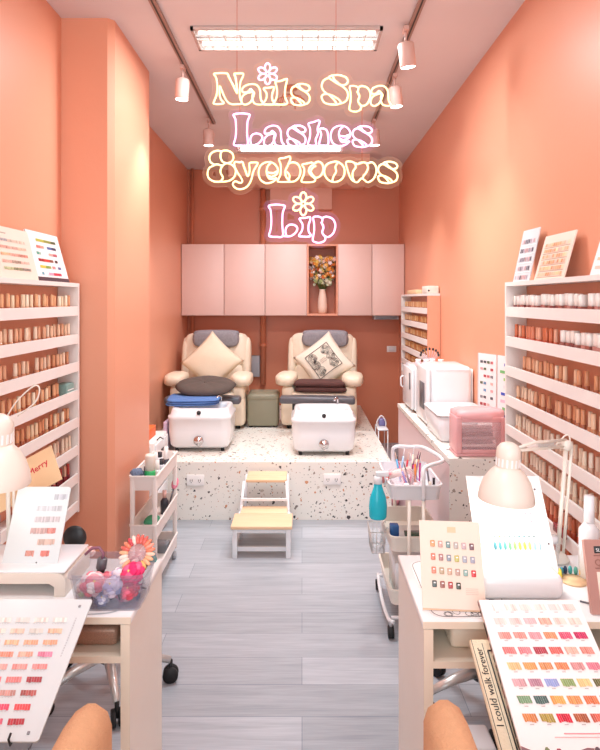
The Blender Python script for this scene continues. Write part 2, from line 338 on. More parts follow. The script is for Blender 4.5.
# ---- tracks and spotlights
def track(x,y0,y1,label):
    t=thing('light_track',label,'light track',(x,y0,ZC)); MB().box((-.015,0,-.018),(.015,y1-y0,-.0005)).build('rail','track',t)
    MB().box((-.004,.01,-.0195),(.004,y1-y0-.01,-.0175)).build('slot','black',t)
track(-.68,.6,4.62,'bronze ceiling light track on the left side'); track(.545,.6,4.62,'bronze ceiling light track on the right side')
def spot(x,y,label,tilt=(0,0)):
    t=thing('track_spotlight',label,'spotlight',(x,y,ZC-.018),group=None)
    MB().box((-.012,-.03,-.02),(.012,.03,0)).cyl((0,0,-.02),(0,0,-.075),.006,8).build('stem','spotw',t)
    R=Euler((tilt[0],tilt[1],0)).to_matrix().to_4x4(); T=Matrix.Translation((0,0,-.075))@R
    MB(T).lathe([(.030,0),(.038,-.004),(.040,-.01),(.040,-.118),(.037,-.120),(.034,-.114)],20,caps=False).lathe([(0,0),(.03,0)],20).build('body','spotw',t)
    MB(T).lathe([(0,-.117),(.036,-.117)],20,caps=False).build('lens','lampglow',t)
    l=bpy.data.lights.new('spot_lamp','SPOT'); l.energy=34; l.spot_size=1.5; l.spot_blend=.8; l.shadow_soft_size=.03; l.color=(1,.97,.93)
    o=bpy.data.objects.new('spot_lamp',l); col.objects.link(o); o.matrix_world=Matrix.Translation((x,y,ZC-.018))@T@Matrix.Translation((0,0,-.13))
spot(-.69,3.47,'white cylinder track spotlight on the left track, nearer of the two',(0,.05)); spot(-.70,4.5,'white cylinder track spotlight at the far end of the left track',(0,0))
spot(.515,2.98,'white cylinder track spotlight on the right track, nearest of the three',(.1,-.12)); spot(.555,3.60,'white cylinder track spotlight on the right track beside the word Spa',(0,-.1)); spot(.54,4.5,'white cylinder track spotlight at the far end of the right track beside the word Lashes',(0,-.05))
t=thing('wire_ceiling_lamp','small copper wire lamp holder on the ceiling seen behind the word Nails','lamp',(-.07,3.85,ZC))
mb=MB().lathe([(.04,-.02),(.04,-.001)],16); mb.cyl((0,0,-.02),(0,0,-.05),.005,6)
for k in range(5):
    a=2*PI*k/5; mb.tube([(0,0,-.05),(.06*math.cos(a),.06*math.sin(a),-.06),(.085*math.cos(a),.085*math.sin(a),-.12)],.004,6)
mb.tube([(.085*math.cos(2*PI*k/20),.085*math.sin(2*PI*k/20),-.09) for k in range(20)],.0035,6,closed=True); mb.build('wire_frame','copper',t)

# ================================================================== NEON SIGNS
SD=2.4; S5=(5.4545,205,55); SS=(6.6667,310,65); L5=(5,200,50); H5=(5,290,50); E5=(5.7143,200,143); R5=(5.7143,300,143); I6=(6.316,255,185)
G={
'N':(S5,[(1,[(52,104),(90,101),(122,104),(130,122),(150,160),(176,212),(174,180),(168,130),(160,106),(182,103),(207,104),(208,118),(194,150),(190,200),(192,240),(202,266),(176,270),(145,270),(122,256),(100,215),(82,172),(80,215),(88,245),(104,264),(78,270),(50,268),(50,256),(64,220),(68,170),(62,128),(52,112)])]),
'a':(S5,[(0,[(206,205),(204,190),(218,172),(250,161),(282,166),(300,190),(303,225),(308,250),(320,266),(300,272),(272,266),(262,248),(260,225),(268,206)]),(1,[(200,250),(206,228),(230,210),(268,206),(262,235),(250,258),(225,272),(205,266)]),(0,[(206,205),(225,206),(240,200),(250,190),(268,206)])]),
'i':(S5,[(1,[(322,182),(350,180),(372,176),(374,190),(366,215),(366,245),(378,266),(365,272),(340,272),(320,270),(320,262),(334,240),(336,212),(324,192)])]),
'l':(S5,[(1,[(386,148),(415,144),(440,134),(447,140),(438,180),(436,230),(448,262),(436,272),(405,273),(380,271),(378,262),(390,235),(393,195),(386,160)])]),
's':(SS,[(1,[(125,88),(145,74),(190,70),(235,84),(252,110),(240,132),(210,136),(180,126),(150,106)]),(1,[(78,222),(84,202),(110,196),(150,208),(190,232),(204,254),(180,266),(140,266),(96,254)]),(0,[(125,88),(92,105),(78,140),(88,172),(115,196),(150,208)]),(0,[(180,126),(215,145),(245,175),(253,210),(238,244),(204,260)]),(0,[(150,76),(165,104),(195,130)]),(0,[(130,204),(160,235),(178,264)])]),
'p':(SS,[(1,[(264,150),(285,142),(308,146),(322,160),(318,185),(328,215),(320,245),(340,280),(330,304),(298,314),(266,304),(262,285),(270,240),(270,190)]),(0,[(318,155),(345,143),(385,158),(402,200),(388,252),(355,276),(326,262)]),(0,[(312,178),(328,205),(322,236)])]),
'L':(L5,[(1,[(170,324),(208,319),(246,324),(247,336),(238,362),(236,420),(238,476),(205,480),(174,478),(170,468),(178,440),(181,400),(178,350),(170,334)]),(0,[(238,476),(275,477),(300,462),(312,440),(302,424),(280,419),(260,428),(252,450),(256,474)])]),
'h':(H5,[(1,[(92,370),(118,362),(142,354),(148,364),(138,395),(140,420),(128,450),(130,476),(105,480),(90,474),(92,460),(100,435),(100,395)]),(0,[(138,402),(158,394),(182,402),(190,430),(190,475),(165,480),(146,474),(150,450),(156,425),(150,405)])]),
'e':(H5,[(0,[(247,430),(275,434),(301,424)]),(0,[(298,458),(275,476),(240,482),(212,464),(203,430),(215,396),(248,380),(282,388),(302,415),(294,440),(268,452),(245,442)]),(0,[(266,384),(250,400),(244,425),(250,450),(262,462)]),(0,[(250,450),(262,462),(298,458)])]),
'E':(E5,[(0,[(125,50),(95,46),(66,60),(54,86),(62,112),(82,128),(56,142),(44,172),(52,204),(84,222),(122,222)]),(1,[(125,50),(155,45),(184,60),(192,88),(178,110),(150,116),(128,106),(118,80)]),(1,[(122,222),(132,200),(118,170),(124,140),(150,118),(182,126),(204,155),(198,192),(170,216)]),(0,[(82,128),(100,124),(128,132)])]),
'y':(E5,[(1,[(200,110),(225,112),(244,112),(250,132),(262,165),(274,192),(284,160),(282,124),(290,114),(328,114),(326,128),(305,165),(292,215),(268,252),(230,266),(200,256),(188,236),(202,220),(228,230),(242,222),(236,202),(214,168),(198,132)])]),
'b':(E5,[(1,[(452,94),(480,88),(510,79),(516,92),(502,130),(488,160),(492,195),(512,220),(480,224),(446,222),(446,212),(460,180),(462,130)]),(0,[(502,122),(530,112),(560,124),(574,158),(566,196),(540,220),(500,224)]),(0,[(496,165),(512,188),(506,218)])]),
'r':(R5,[(1,[(12,126),(35,120),(66,114),(78,124),(58,138),(50,162),(64,186),(86,206),(80,222),(50,226),(12,224),(10,210),(22,180),(24,148)]),(0,[(78,122),(104,108),(128,124),(132,158),(118,188),(92,200),(72,184),(62,160),(78,138),(92,134)])]),
'o':(R5,[(1,[(198,108),(228,116),(250,140),(254,175),(238,208),(205,224),(170,218),(144,190),(139,155),(154,124)]),(0,[(216,112),(202,138),(206,165),(190,195),(184,222)])]),
'w':(R5,[(1,[(262,114),(290,108),(312,116),(330,122),(360,112),(385,118),(410,112),(430,130),(436,165),(420,205),(388,226),(366,212),(350,204),(325,226),(294,210),(276,170)]),(0,[(312,116),(318,140),(302,165),(300,195),(310,222)]),(0,[(378,116),(388,142),(378,170),(362,190),(358,210)])]),
}
def glyph(ch, bbox=None):
    (sc,ox,oy),st=G[ch]; out=[]
    for cl,pts in st: out.append((cl,[(ox+x/sc, oy+y/sc) for x,y in pts]))
    if bbox:
        xs=[p[0] for _,q in out for p in q]; ys=[p[1] for _,q in out for p in q]; a,b,c,d=min(xs),max(xs),min(ys),max(ys)
        out=[(cl,[(bbox[0]+(x-a)/(b-a)*(bbox[2]-bbox[0]), bbox[1]+(y-c)/(d-c)*(bbox[3]-bbox[1])) for x,y in q]) for cl,q in out]
    return out
def flower_strokes(cx,cy,r):
    out=[]
    for k in range(6):
        a=2*PI*k/6-PI/2; q=[]
        for j in range(10):
            t=2*PI*j/10; l=r*.60+math.cos(t)*r*.42; w=math.sin(t)*r*.27
            q.append((cx+l*math.cos(a)-w*math.sin(a), cy+l*math.sin(a)+w*math.cos(a)))
        out.append((1,q))
    return out
def sign(word, letters, label, neon, origin_px, extra=None, mate=None, wires=()):
    O=P(origin_px[0],origin_px[1],SD); t=thing('neon_sign',label,'neon sign',O); allp=[]
    def tr(x,y,off=0): p=P(x,y,SD)-O; return (p.x, p.y+off, p.z)
    def part(name,strokes,m,lab):
        mb=MB()
        for cl,q in strokes:
            c=catmull(q,bool(cl),4); allp.extend(c); mb.tube([tr(x,y,-.005) for x,y in c],.0036,6,closed=bool(cl))
        mb.build(name,m,t,lab)
    nm='yellow' if neon=='neon_y' else 'pink'
    for ch,bb in letters: part('neon_letter',glyph(ch,bb),neon,'%s neon letter %s'%(nm,ch))
    if extra: part('neon_flower',flower_strokes(*extra[0]),extra[1],extra[2])
    # contour cut acrylic panel : marching squares around the strokes
    R=5.0; g=1.6; xs=[p[0] for p in allp]; ys=[p[1] for p in allp]; x0=min(xs)-R-3; y0=min(ys)-R-3; nx=int((max(xs)+R+3-x0)/g)+1; ny=int((max(ys)+R+3-y0)/g)+1
    val=[[99.0]*(nx+1) for _ in range(ny+1)]; rad=int((R+6)/g)+1
    for (px,py) in allp:
        ci=int((px-x0)/g); cj=int((py-y0)/g)
        for j in range(max(0,cj-rad),min(ny,cj+rad)+1):
            for i in range(max(0,ci-rad),min(nx,ci+rad)+1):
                d=math.hypot(x0+i*g-px,y0+j*g-py)
                if d<val[j][i]: val[j][i]=d
    mb=MB(); rim=MB()
    for j in range(ny):
        for i in range(nx):
            cs=[(i,j),(i+1,j),(i+1,j+1),(i,j+1)]; v=[R-val[b][a] for a,b in cs]
            if max(v)<=0: continue
            poly=[]; cross=[]
            for k in range(4):
                a,b=cs[k],cs[(k+1)%4]; va,vb=v[k],v[(k+1)%4]
                if va>0: poly.append((x0+a[0]*g,y0+a[1]*g))
                if (va>0)!=(vb>0):
                    s=va/(va-vb); q=(x0+(a[0]+(b[0]-a[0])*s)*g, y0+(a[1]+(b[1]-a[1])*s)*g); poly.append(q); cross.append(q)
            if len(poly)>=3: mb.quad([tr(x,y) for x,y in poly])
            if len(cross)==2: 
                (ax,ay),(bx,by)=cross; rim.quad([tr(ax,ay,-.0015),tr(bx,by,-.0015),tr(bx,by,.0015),tr(ax,ay,.0015)])
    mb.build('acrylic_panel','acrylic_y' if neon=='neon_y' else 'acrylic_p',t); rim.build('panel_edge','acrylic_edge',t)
    for (x,y,zt) in wires:
        p=P(x,y,SD); q=Vector((p.x,p.y,zt))-O; MB().cyl(tuple(p-O),tuple(q),.0011,5).build('hanging_wire','copper',t)
    return t
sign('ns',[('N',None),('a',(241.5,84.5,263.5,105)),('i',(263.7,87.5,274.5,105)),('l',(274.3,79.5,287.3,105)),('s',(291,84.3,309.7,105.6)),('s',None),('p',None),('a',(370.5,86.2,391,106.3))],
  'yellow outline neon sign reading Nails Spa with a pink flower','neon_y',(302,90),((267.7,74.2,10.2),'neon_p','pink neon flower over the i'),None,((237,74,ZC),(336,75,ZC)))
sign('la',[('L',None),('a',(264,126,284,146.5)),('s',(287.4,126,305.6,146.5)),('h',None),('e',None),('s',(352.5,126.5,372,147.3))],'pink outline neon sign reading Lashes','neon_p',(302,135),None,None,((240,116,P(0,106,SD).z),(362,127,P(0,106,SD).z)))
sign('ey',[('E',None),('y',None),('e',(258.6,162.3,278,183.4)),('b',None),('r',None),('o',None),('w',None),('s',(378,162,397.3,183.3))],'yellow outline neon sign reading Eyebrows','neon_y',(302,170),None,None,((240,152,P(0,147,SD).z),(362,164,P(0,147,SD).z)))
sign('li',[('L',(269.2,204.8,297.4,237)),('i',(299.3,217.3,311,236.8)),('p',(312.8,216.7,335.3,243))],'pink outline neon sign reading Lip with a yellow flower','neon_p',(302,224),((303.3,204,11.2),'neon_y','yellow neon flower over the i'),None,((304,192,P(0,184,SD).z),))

# ================================================================== BACK CABINETS
YC=5.95; zb,zt=1.345,2.055
def cabinet(xa,xb,splits,label):
    t=thing('wall_cabinet',label,'cabinet',(xa,YC,zb)); w=xb-xa
    MB().box((0.001,.02,0),(w-.001,YB-YC-.001,zt-zb)).build('carcass','pinklam',t)
    for a,b in splits: MB().rbox((a-xa+.003,0,.002),(b-xa-.003,.018,zt-zb-.002),.003,2).build('door','pinklam',t)
X=lambda px:(px-302)*YC/600
cabinet(XLB+.002,X(224),[(XLB+.002,X(224))],'pale pink wall cabinet with one door, leftmost of the row above the recliners')
cabinet(X(224),X(265),[(X(224),X(265))],'pale pink wall cabinet with one door, second from the left above the recliners')
cabinet(X(265),X(307),[(X(265),X(307))],'pale pink wall cabinet just left of the vase niche')
cabinet(X(338),X(372),[(X(338),X(372))],'pale pink wall cabinet just right of the vase niche')
cabinet(X(372),XR-.002,[(X(372),XR-.002)],'pale pink wall cabinet in the right corner of the back wall')
t=thing('niche_shelf','open coral niche between the pink wall cabinets holding a vase','shelf',(X(307),YC,zb)); w=X(338)-X(307); h=zt-zb
MB().box((.001,0,0),(w-.001,YB-YC-.001,.018)).build('bottom_board','wall',t); MB().box((.001,0,h-.018),(w-.001,YB-YC-.001,h)).build('top_board','wall',t)
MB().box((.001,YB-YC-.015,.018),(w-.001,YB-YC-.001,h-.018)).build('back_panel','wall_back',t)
for a,b in ((.001,.016),(w-.016,w-.001)): MB().box((a,0,.018),(b,YB-YC-.015,h-.018)).build('side_board','wall',t)
cx=X(323); vz=zb+.018
MB().lathe([(0,0),(.032,0),(.045,.012),(.05,.06),(.046,.14),(.036,.2),(.03,.235),(.034,.245),(.028,.243),(.0,.22)],24,caps=False).build('vase','vase',loc=(cx,6.1,vz))
tag(bpy.data.objects['vase'],'tall ivory ceramic vase in the coral niche between the wall cabinets','vase')
t=thing('flower_bouquet','dried bouquet of orange, white and green flowers in the ivory vase','flowers',(cx,6.1,vz+.22))
mb=MB(); fl=MB(); lf=MB(); rd=random.Random(3)
for k in range(330):
    a=rd.uniform(0,2*PI); u=rd.random()**.6; hh=rd.uniform(.08,.35); rr=u*min(.145,.035+hh*.62); p=Vector((rr*math.cos(a)*1.0,rr*math.sin(a)*.9,hh+.02-u*.03)); p.x=max(-.135,min(.135,p.x))
    if k%2==0: mb.tube([(0,0,-.18),(p.x*.25,p.y*.25,.04),tuple(p)],.0013,4)
    c=rd.choice(['#e0862e','#e9a23c','#f3e6d4','#f1d9d6','#e7c46a','#f0b6a0','#d9702e']) if hh>.14 else rd.choice(['#dfe0c0','#b9c07a','#f0ecd8','#8da05a'])
    s_=rd.uniform(.011,.020)
    for q in range(6):
        b=2*PI*q/6; T=Matrix.Translation(p)@Euler((rd.uniform(.9,1.8),0,rd.uniform(-.5,.5))).to_matrix().to_4x4()
        fl.quad([T@Vector((0,0,.003)),T@Vector((s_*math.cos(b-.4),s_*math.sin(b-.4),0)),T@Vector((s_*1.25*math.cos(b),s_*1.25*math.sin(b),.003)),T@Vector((s_*math.cos(b+.4),s_*math.sin(b+.4),0))],c)
for k in range(380):
    a=rd.uniform(0,2*PI); hh=rd.uniform(.02,.33); rr=rd.random()**.5*min(.14,.02+hh*.62); p=Vector((rr*math.cos(a),rr*math.sin(a)*.9,hh)); R=Euler((rd.uniform(0,3),rd.uniform(0,3),rd.uniform(0,6))).to_matrix(); l=.022
    lf.quad([p+R@Vector(v) for v in ((0,0,0),(l*.4,l*.25,0),(l,0,0),(l*.4,-l*.25,0))], rd.choice(['#5f6b2c','#7d8a45','#8c9a55','#a8632c','#6c4a2a']))
mb.build('stems',mat('stem_green','#5d6b38'),t); fl.build('blossoms','matte',t); lf.build('leaves','matte',t)
t=thing('extractor_vent','flat grey vent box under the right end of the wall cabinets','vent',(.72,6.0,1.344)); MB().rbox((0,0,-.04),(.25,.18,0),.006,2).build('housing','grey',t); mb=MB()
for k in range(5): mb.box((.02,-.002,-.036+k*.006),(.23,.001,-.033+k*.006))
mb.build('grille','darkgrey',t)

# ================================================================== PLATFORM
YP=4.09; ZP=.395; XP=.61
o=MB().box((XLB+.002,YP,.0005),(XP,YB-.002,ZP)).build('terrazzo_platform','terrazzo'); tag(o,'raised terrazzo platform with speckled top and front carrying the two recliners','platform'); 
# ---- recliner
def recliner(label, loc, rz):
    t=thing('recliner',label,'recliner',loc,(0,0,rz),group='pedicure recliners')
    MB().rbox((-.325,-.27,.03),(.325,.30,.27),.035,4).build('base','leather',t)
    for x in (-.26,.26):
        for y in (-.2,.24): MB().cyl((x,y,0),(x,y,.035),.02,10).build('foot','black',t)
    MB().ell((0,-.02,.265),(.27,.26,.06),.35,.3,28,10).build('seat','leather',t)
    for s in (-1,1):
        a=MB().rbox((s*.265-.055,-.26,.20),(s*.265+.055,.24,.37),.04,4).build('arm_side','leather',t)
        MB().ell((s*.288,-.10,.415),(.095,.20,.058),.7,.7,24,12,wob=.03,seed=3).build('arm_pad','leather',t)
    mb=MB(Matrix.Translation((0,.30,.30))@Euler((math.radians(-14),0,0)).to_matrix().to_4x4())
    mb.ell((0,0,.08),(.27,.09,.14),.45,.4,28,12,wob=.015,seed=1).ell((0,-.005,.335),(.31,.095,.165),.4,.38,28,12,wob=.02,seed=2)
    mb.build('backrest','leather',t)
    mb=MB(Matrix.Translation((0,.30,.30))@Euler((math.radians(-14),0,0)).to_matrix().to_4x4())
    for s in (-1,1): MB(mb.T).ell((s*.287,-.01,.24),(.042,.075,.215),.55,.6,16,12,wob=.02,seed=4).build('back_wing','leather',t)
    mb=MB().rbox((-.31,-.50,.255),(.31,-.37,.315),.02,3); mb.build('footrest','darkgrey',t)
    mb=MB(); 
    for s in (-.2,.2): mb.box((s-.012,-.40,.18),(s+.012,-.24,.25))
    mb.build('footrest_bracket','black',t)
    return t
rc=recliner('cream leather pedicure recliner with a patterned pillow, right of the grey ottoman',(.165,5.37,ZP),math.radians(-5))
rl=dup(rc,(-.812,5.37,ZP),'cream leather pedicure recliner with a plain pillow, left of the ottoman',(0,0,math.radians(0)))
# ---- foot tubs
def tub(label,x,y,w):
    t=thing('foot_tub',label,'foot bath',(x,y,ZP),group='white foot tubs'); d=.40; h=.30
    vs=[]; fs=[]; mb=MB()
    def ring(hw,y0,y1,r,z,seg=6):
        out=[]
        for (px,py,a0) in ((hw-r,y1-r,0),(-hw+r,y1-r,PI/2),(-hw+r,y0+r,PI),(hw-r,y0+r,1.5*PI)):
            for k in range(seg+1):
                q=a0+PI/2*k/seg; out.append((px+r*math.cos(q),py+r*math.sin(q),z))
        return out
    hw=w/2
    prof=[(hw*.86,.04,d-.03,.05,.028),(hw*.93,.015,d-.01,.06,.05),(hw*.98,0,d,.07,.15),(hw*.98,0,d,.07,.235),(hw*1.0,-.008,d+.006,.07,.24),(hw*1.0,-.008,d+.006,.07,.262),(hw*.93,.012,d-.005,.07,.27),(hw*.91,.02,d-.01,.07,.30),(hw*.87,.035,d-.02,.06,.312),(hw*.76,.08,d-.05,.06,.310),(hw*.72,.10,d-.07,.06,.29),(hw*.66,.12,d-.09,.05,.10)]
    n=None
    for p in prof:
        r=ring(*p); n=len(r); vs+=r
    for l in range(len(prof)-1):
        for i in range(n): fs.append((l*n+i,l*n+(i+1)%n,(l+1)*n+(i+1)%n,(l+1)*n+i))
    fs.append(tuple(range(n))[::-1]); fs.append(tuple((len(prof)-1)*n+i for i in range(n)))
    mb.add(vs,fs,smooth=True).build('basin','white2',t)
    MB().lathe([(0,.024),(.012,.024),(.016,.012),(.034,.008),(.036,0)],20,T=Matrix.Translation((-.03 if 0 else 0,-.002,.088))@Euler((PI/2,0,0)).to_matrix().to_4x4()).cyl((0,-.012,.088),(0,-.014,.05),.007,8).build('drain_valve','chrome',t)
    MB().lathe([(0,.014),(.014,.012),(.016,0)],14,T=Matrix.Translation((0,.012,.288))@Euler((PI/2,0,0)).to_matrix().to_4x4()).build('control_knob','black',t)
    for sx in (-1,1):
        for yy in (.06,d-.07):
            c=MB().cyl((sx*hw*.72-.012,yy,.018),(sx*hw*.72+.012,yy,.018),.018,12).build('caster','rubber',t); MB().box((sx*hw*.72-.016,yy-.012,.02),(sx*hw*.72+.016,yy+.012,.036)).build('fork','grey',c)
    MB().tube([(hw*.5,d-.04,.31),(hw*.5,d-.05,.35),(hw*.45,d-.08,.365),(hw*.38,d-.12,.35)],.008,8).build('tap','chrome',t)
    return t
tr_=tub('white foot tub on casters in front of the right recliner',.155,4.225,.465)
tl_=dup(tr_,(-.748,4.335,ZP),'white foot tub on casters in front of the left recliner')
tag(MB().rbox((0,0,0),(.03,.25,.21),.01).build('folded_basin','lilac2',loc=(-1.02,4.40,ZP)),'folded lilac plastic basin leaning on the left foot tub','basin')
# ---- pillows etc.
def pillow_mb(s=.2,t=.075,n=18):
    mb=MB(); vs=[]; fs=[]
    for side in (1,-1):
        o=len(vs)
        for j in range(n+1):
            for i in range(n+1):
                u=-1+2*i/n; v=-1+2*j/n; e=((1-u*u)*(1-v*v)); pin=1-.09*(1-u*u)*abs(v)**1-.0; px=u*(1-.08*(1-v*v)); py=v*(1-.08*(1-u*u))
                z=side*t*max(e,0)**.42*(1+.04*math.sin(5*u+3*v))
                vs.append((px*s,py*s,z))
        for j in range(n):
            for i in range(n):
                a=o+j*(n+1)+i; f=(a,a+1,a+n+2,a+n+1); fs.append(f if side>0 else f[::-1])
    return mb.add(vs,fs,smooth=True)
def pillow(label, ctr, rot, m, deco=False, s=.2):
    t=thing('throw_pillow',label,'pillow',ctr,rot,group='square throw pillows'); pillow_mb(s).build('cushion',m,t)
    if deco:
        bm=MB(); n=1
        def zz(u,v): return .075*max((1-u*u)*(1-v*v),0)**.42*(1.04)+.0025
        def line(pts,w=.0022):
            q=[(u*s*(1-.08*(1-v*v)),v*s*(1-.08*(1-u*u)),zz(u,v)) for u,v in pts]; bm.tube(q,w,4)
        def seg(a,b,k=10): return [(a[0]+(b[0]-a[0])*i/k,a[1]+(b[1]-a[1])*i/k) for i in range(k+1)]
        B=.62
        for a,b in (((-B,-B),(B,-B)),((B,-B),(B,B)),((B,B),(-B,B)),((-B,B),(-B,-B))): line(seg(a,b),.003)
        rd=random.Random(5)
        for cx,cy in ((-.36,-.36),(.36,-.36),(.36,.36),(-.36,.36),(-.42,0.0),(.42,0.0)):
            for r in (.2,.13,.06): line([(cx+r*math.cos(2*PI*k/14)*(1+.15*math.sin(3*k)),cy+r*math.sin(2*PI*k/14)) for k in range(15)],.0019)
            for k in range(6): a=rd.uniform(0,6); line([(cx+.06*math.cos(a),cy+.06*math.sin(a)),(cx+.14*math.cos(a+.5),cy+.14*math.sin(a+.5)),(cx+.22*math.cos(a),cy+.22*math.sin(a))],.0018)
        for v in (.08,0,-.08): line(seg((-.16,v),(.16,v),4),.0012)
        bm.build('printed_pattern',mat('charcoal_print','#3b3838',.8),t)
    return t
# a diamond standing on one corner, leaning against the backrest : local z faces the viewer
def lean(rz, tilt, roll): return (Matrix.Rotation(rz,4,'Z')@Matrix.Rotation(math.radians(90)-tilt,4,'X')@Matrix.Rotation(roll,4,'Z')).to_euler()
pillow('plain ecru square pillow standing on its corner on the left recliner',(-.815,5.44,.94),lean(0,.30,math.radians(47)),'fabric',s=.205)
pillow('ecru square pillow with a black ornamental print on the right recliner',(.20,5.44,.94),lean(-.14,.30,math.radians(38)),'fabric2',True,s=.205)
def draped(label,ctr,w,rz):
    t=thing('head_towel',label,'towel',ctr,(0,0,rz),group='grey head towels')
    MB().ell((0,-.045,-.02),(w/2,.035,.075),.55,.45,40,14,wob=.03,seed=2).build('front_fold','greytow',t)
    MB().ell((0,.03,.035),(w/2*.98,.10,.03),.6,.5,40,12,wob=.04,seed=6).build('top_fold','greytow',t); return t
draped('grey terry towel draped over the head of the right recliner',(.222,5.69,1.15),.43,-.09)
draped('grey terry towel draped over the head of the left recliner',(-.81,5.69,1.15),.43,0)
def folded(name,label,cat,ctr,ra,m,rz=0,lay=3,seed=0):
    mb=MB()
    for k in range(lay): mb.ell((random.Random(k+seed).uniform(-.01,.01),0,ra[2]/lay*(2*k+1)),(ra[0],ra[1],ra[2]/lay*1.15),.5,.35,28,8,wob=.02,seed=k+seed)
    o=mb.build(name,m,loc=ctr); o.rotation_euler=(0,0,rz); return tag(o,label,cat)
folded('folded_blanket','dark brown blanket folded on the seat of the right recliner','blanket',(.16,5.19,.715),(.225,.12,.045),'brown',-.1,lay=2)
folded('folded_blanket','dark brown blanket folded on the seat of the left recliner','blanket',(-.812,5.19,.715),(.21,.12,.04),'brown',.05,lay=2,seed=9)
folded('folded_towel','blue terry towel folded on the left foot tub under the round cushion','towel',(-.84,4.66,.708),(.20,.20,.022),'blue',.1,seed=4)
t=thing('round_cushion','dark taupe round quilted cushion lying on the blue towel over the left recliner','cushion',(-.775,4.83,.765),(.22,0,0)); mb=MB(); n=36; vs=[]; fs=[]; rr=8
for side in (1,-1):
    o_=len(vs)
    for j in range(rr+1):
        r=j/rr
        for i in range(n):
            a=2*PI*i/n; rad=.245*r*(1+.02*math.sin(5*a)); th=.042*(1-r**4)**.5*(1-.25*math.exp(-r*r*30))*(1+.09*math.cos(8*a)*r*(1-r)*4)
            vs.append((rad*math.cos(a),rad*.78*math.sin(a),.045+side*th))
    for j in range(rr):
        for i in range(n): f=(o_+j*n+i,o_+j*n+(i+1)%n,o_+(j+1)*n+(i+1)%n,o_+(j+1)*n+i); fs.append(f)
mb.add(vs,fs,smooth=True).build('quilted_pad','darkcush',t); MB().ell((0,0,.078),(.014,.014,.008),1,1,12,6).build('button','darkcush',t)
t=thing('ottoman','square olive grey vinyl ottoman between the two recliners','ottoman',(-.345,5.22,ZP)); MB().rbox((-.13,-.03,.012),(.14,.27,.25),.02,4).build('body','olive',t); MB().rbox((-.133,-.033,.225),(.143,.273,.29),.025,4).build('lid','olive',t); mb=MB()
for x in (-.1,.11):
    for y in (0,.24): mb.cyl((x,y,0),(x,y,.015),.015,8)
mb.build('feet','black',t)

# ================================================================== STEP STOOL
t=thing('step_stool','white two step stool with light pine treads in front of the terrazzo platform','step stool',(-.235,3.7,0)); 
MB().rbox((-.178,-.235,.172),(.178,-.02,.192),.004,2).build('lower_tread','woodtop',t)
MB().rbox((-.145,-.015,.172),(.145,.11,.192),.004,2).build('rear_tread_board','woodtop',t)
MB().rbox((-.125,.15,.328),(.135,.245,.348),.004,2).rbox((-.125,.25,.328),(.135,.345,.348),.004,2).build('upper_tread','woodtop',t)
for s in (-1,1):
    MB().rbox((s*.155-.014,-.225,0),(s*.155+.014,-.195,.172),.003,2).build('front_leg','white2',t)
    MB().tube([(s*.152,.06,.0),(s*.150,.07,.17),(s*.136,.155,.335)],.012,4).build('upright','white2',t)
    MB().tube([(s*.152,.335,0),(s*.136,.33,.33)],.012,4).build('rear_leg','white2',t)
    MB().box((s*.155-.010,-.21,.05),(s*.155+.010,.34,.07)).build('side_rail','white2',t)
    MB().box((s*.15-.010,-.2,.150),(s*.15+.010,.07,.172)).build('apron','white2',t)
MB().box((-.145,-.19,.03),(.145,-.172,.055)).build('front_crossbar','white2',t); MB().box((-.145,.075,.235),(.145,.088,.25)).build('upper_crossbar','white2',t); MB().box((-.15,-.22,.150),(.15,-.205,.172)).build('front_apron','white2',t)

# ================================================================== NAIL POLISH RACKS
NSH=8; PITCH=.133; LT0=1.470
def rack(label, side, xf, xw, ya, yb, mats, nsh=NSH, top=1.58, endmat='rackw', pitch=PITCH, lt0=LT0):
    t=thing('polish_rack',label,'wall rack',(xw,ya,0)); s=1 if xf>xw else -1; d=abs(xf-xw); L=yb-ya; zb_=lt0-.044-pitch*(nsh-1)-.01
    e=.002
    def B(x0,x1,y0,y1,z0,z1): return ((min(s*x0,s*x1),y0,z0),(max(s*x0,s*x1),y1,z1))
    MB().box(*B(e,d,0,L,top-.018,top)).build('top_board','rackw',t)
    MB().box(*B(e,d,L-.016,L,zb_,top-.018)).build('side_panel','rackw',t)
    MB().box(*B(e,d,0,.016,zb_,top-.018)).build('side_panel',endmat,t)
    for i in range(nsh):
        z=lt0-pitch*i
        mb=MB().box(*B(e,d-.010,.016,L-.016,z-.044,z-.036)); mb.box(*B(d-.010,d,.016,L-.016,z-.044,z)); mb.build('shelf','rackw',t)
    return t
rack('white polish rack with a pair of colour boards on top, left wall','L',-1.07,XL,1.15,2.885,None)
rack('white polish rack with two colour boards on top, right wall beside the lamp','R',.925,XR,1.15,2.735,None)
rack('small white and coral polish rack far back on the right wall','R',.925,XR,4.42,5.60,None,nsh=6,top=1.55,endmat='wall',pitch=.118,lt0=1.44)
ORD=['top','second','third','fourth','fifth','sixth','seventh','bottom']
CAPS={'rose':[('#e8b08c','#b06a48'),('#f0c9a8','#c98a64'),('#d99870','#a65a3c'),('#f6dcc2','#d08f6c')],
 'gold':[('#fbe2bf','#d09468'),('#f0b88c','#b5633f'),('#fff2d8','#dda878'),('#e8a478','#a9583a')],
 'white':[('#f8f0ea','#a8655a'),('#fbf4ee','#c58a80'),('#f6ece4','#8e4a48')],
 'copper':[('#d97b56','#b5492e'),('#e59070','#c05a3c'),('#f3b79a','#c9654a')],
 'pale':[('#f2dfc8','#e4bfa4'),('#eed3bd','#d9a58c'),('#f6e8d6','#cfa088')],
 'dark':[('#a33a3a','#6e1f28'),('#c34a44','#7c242c'),('#e8c2a8','#8a2c30')]}
BM={}
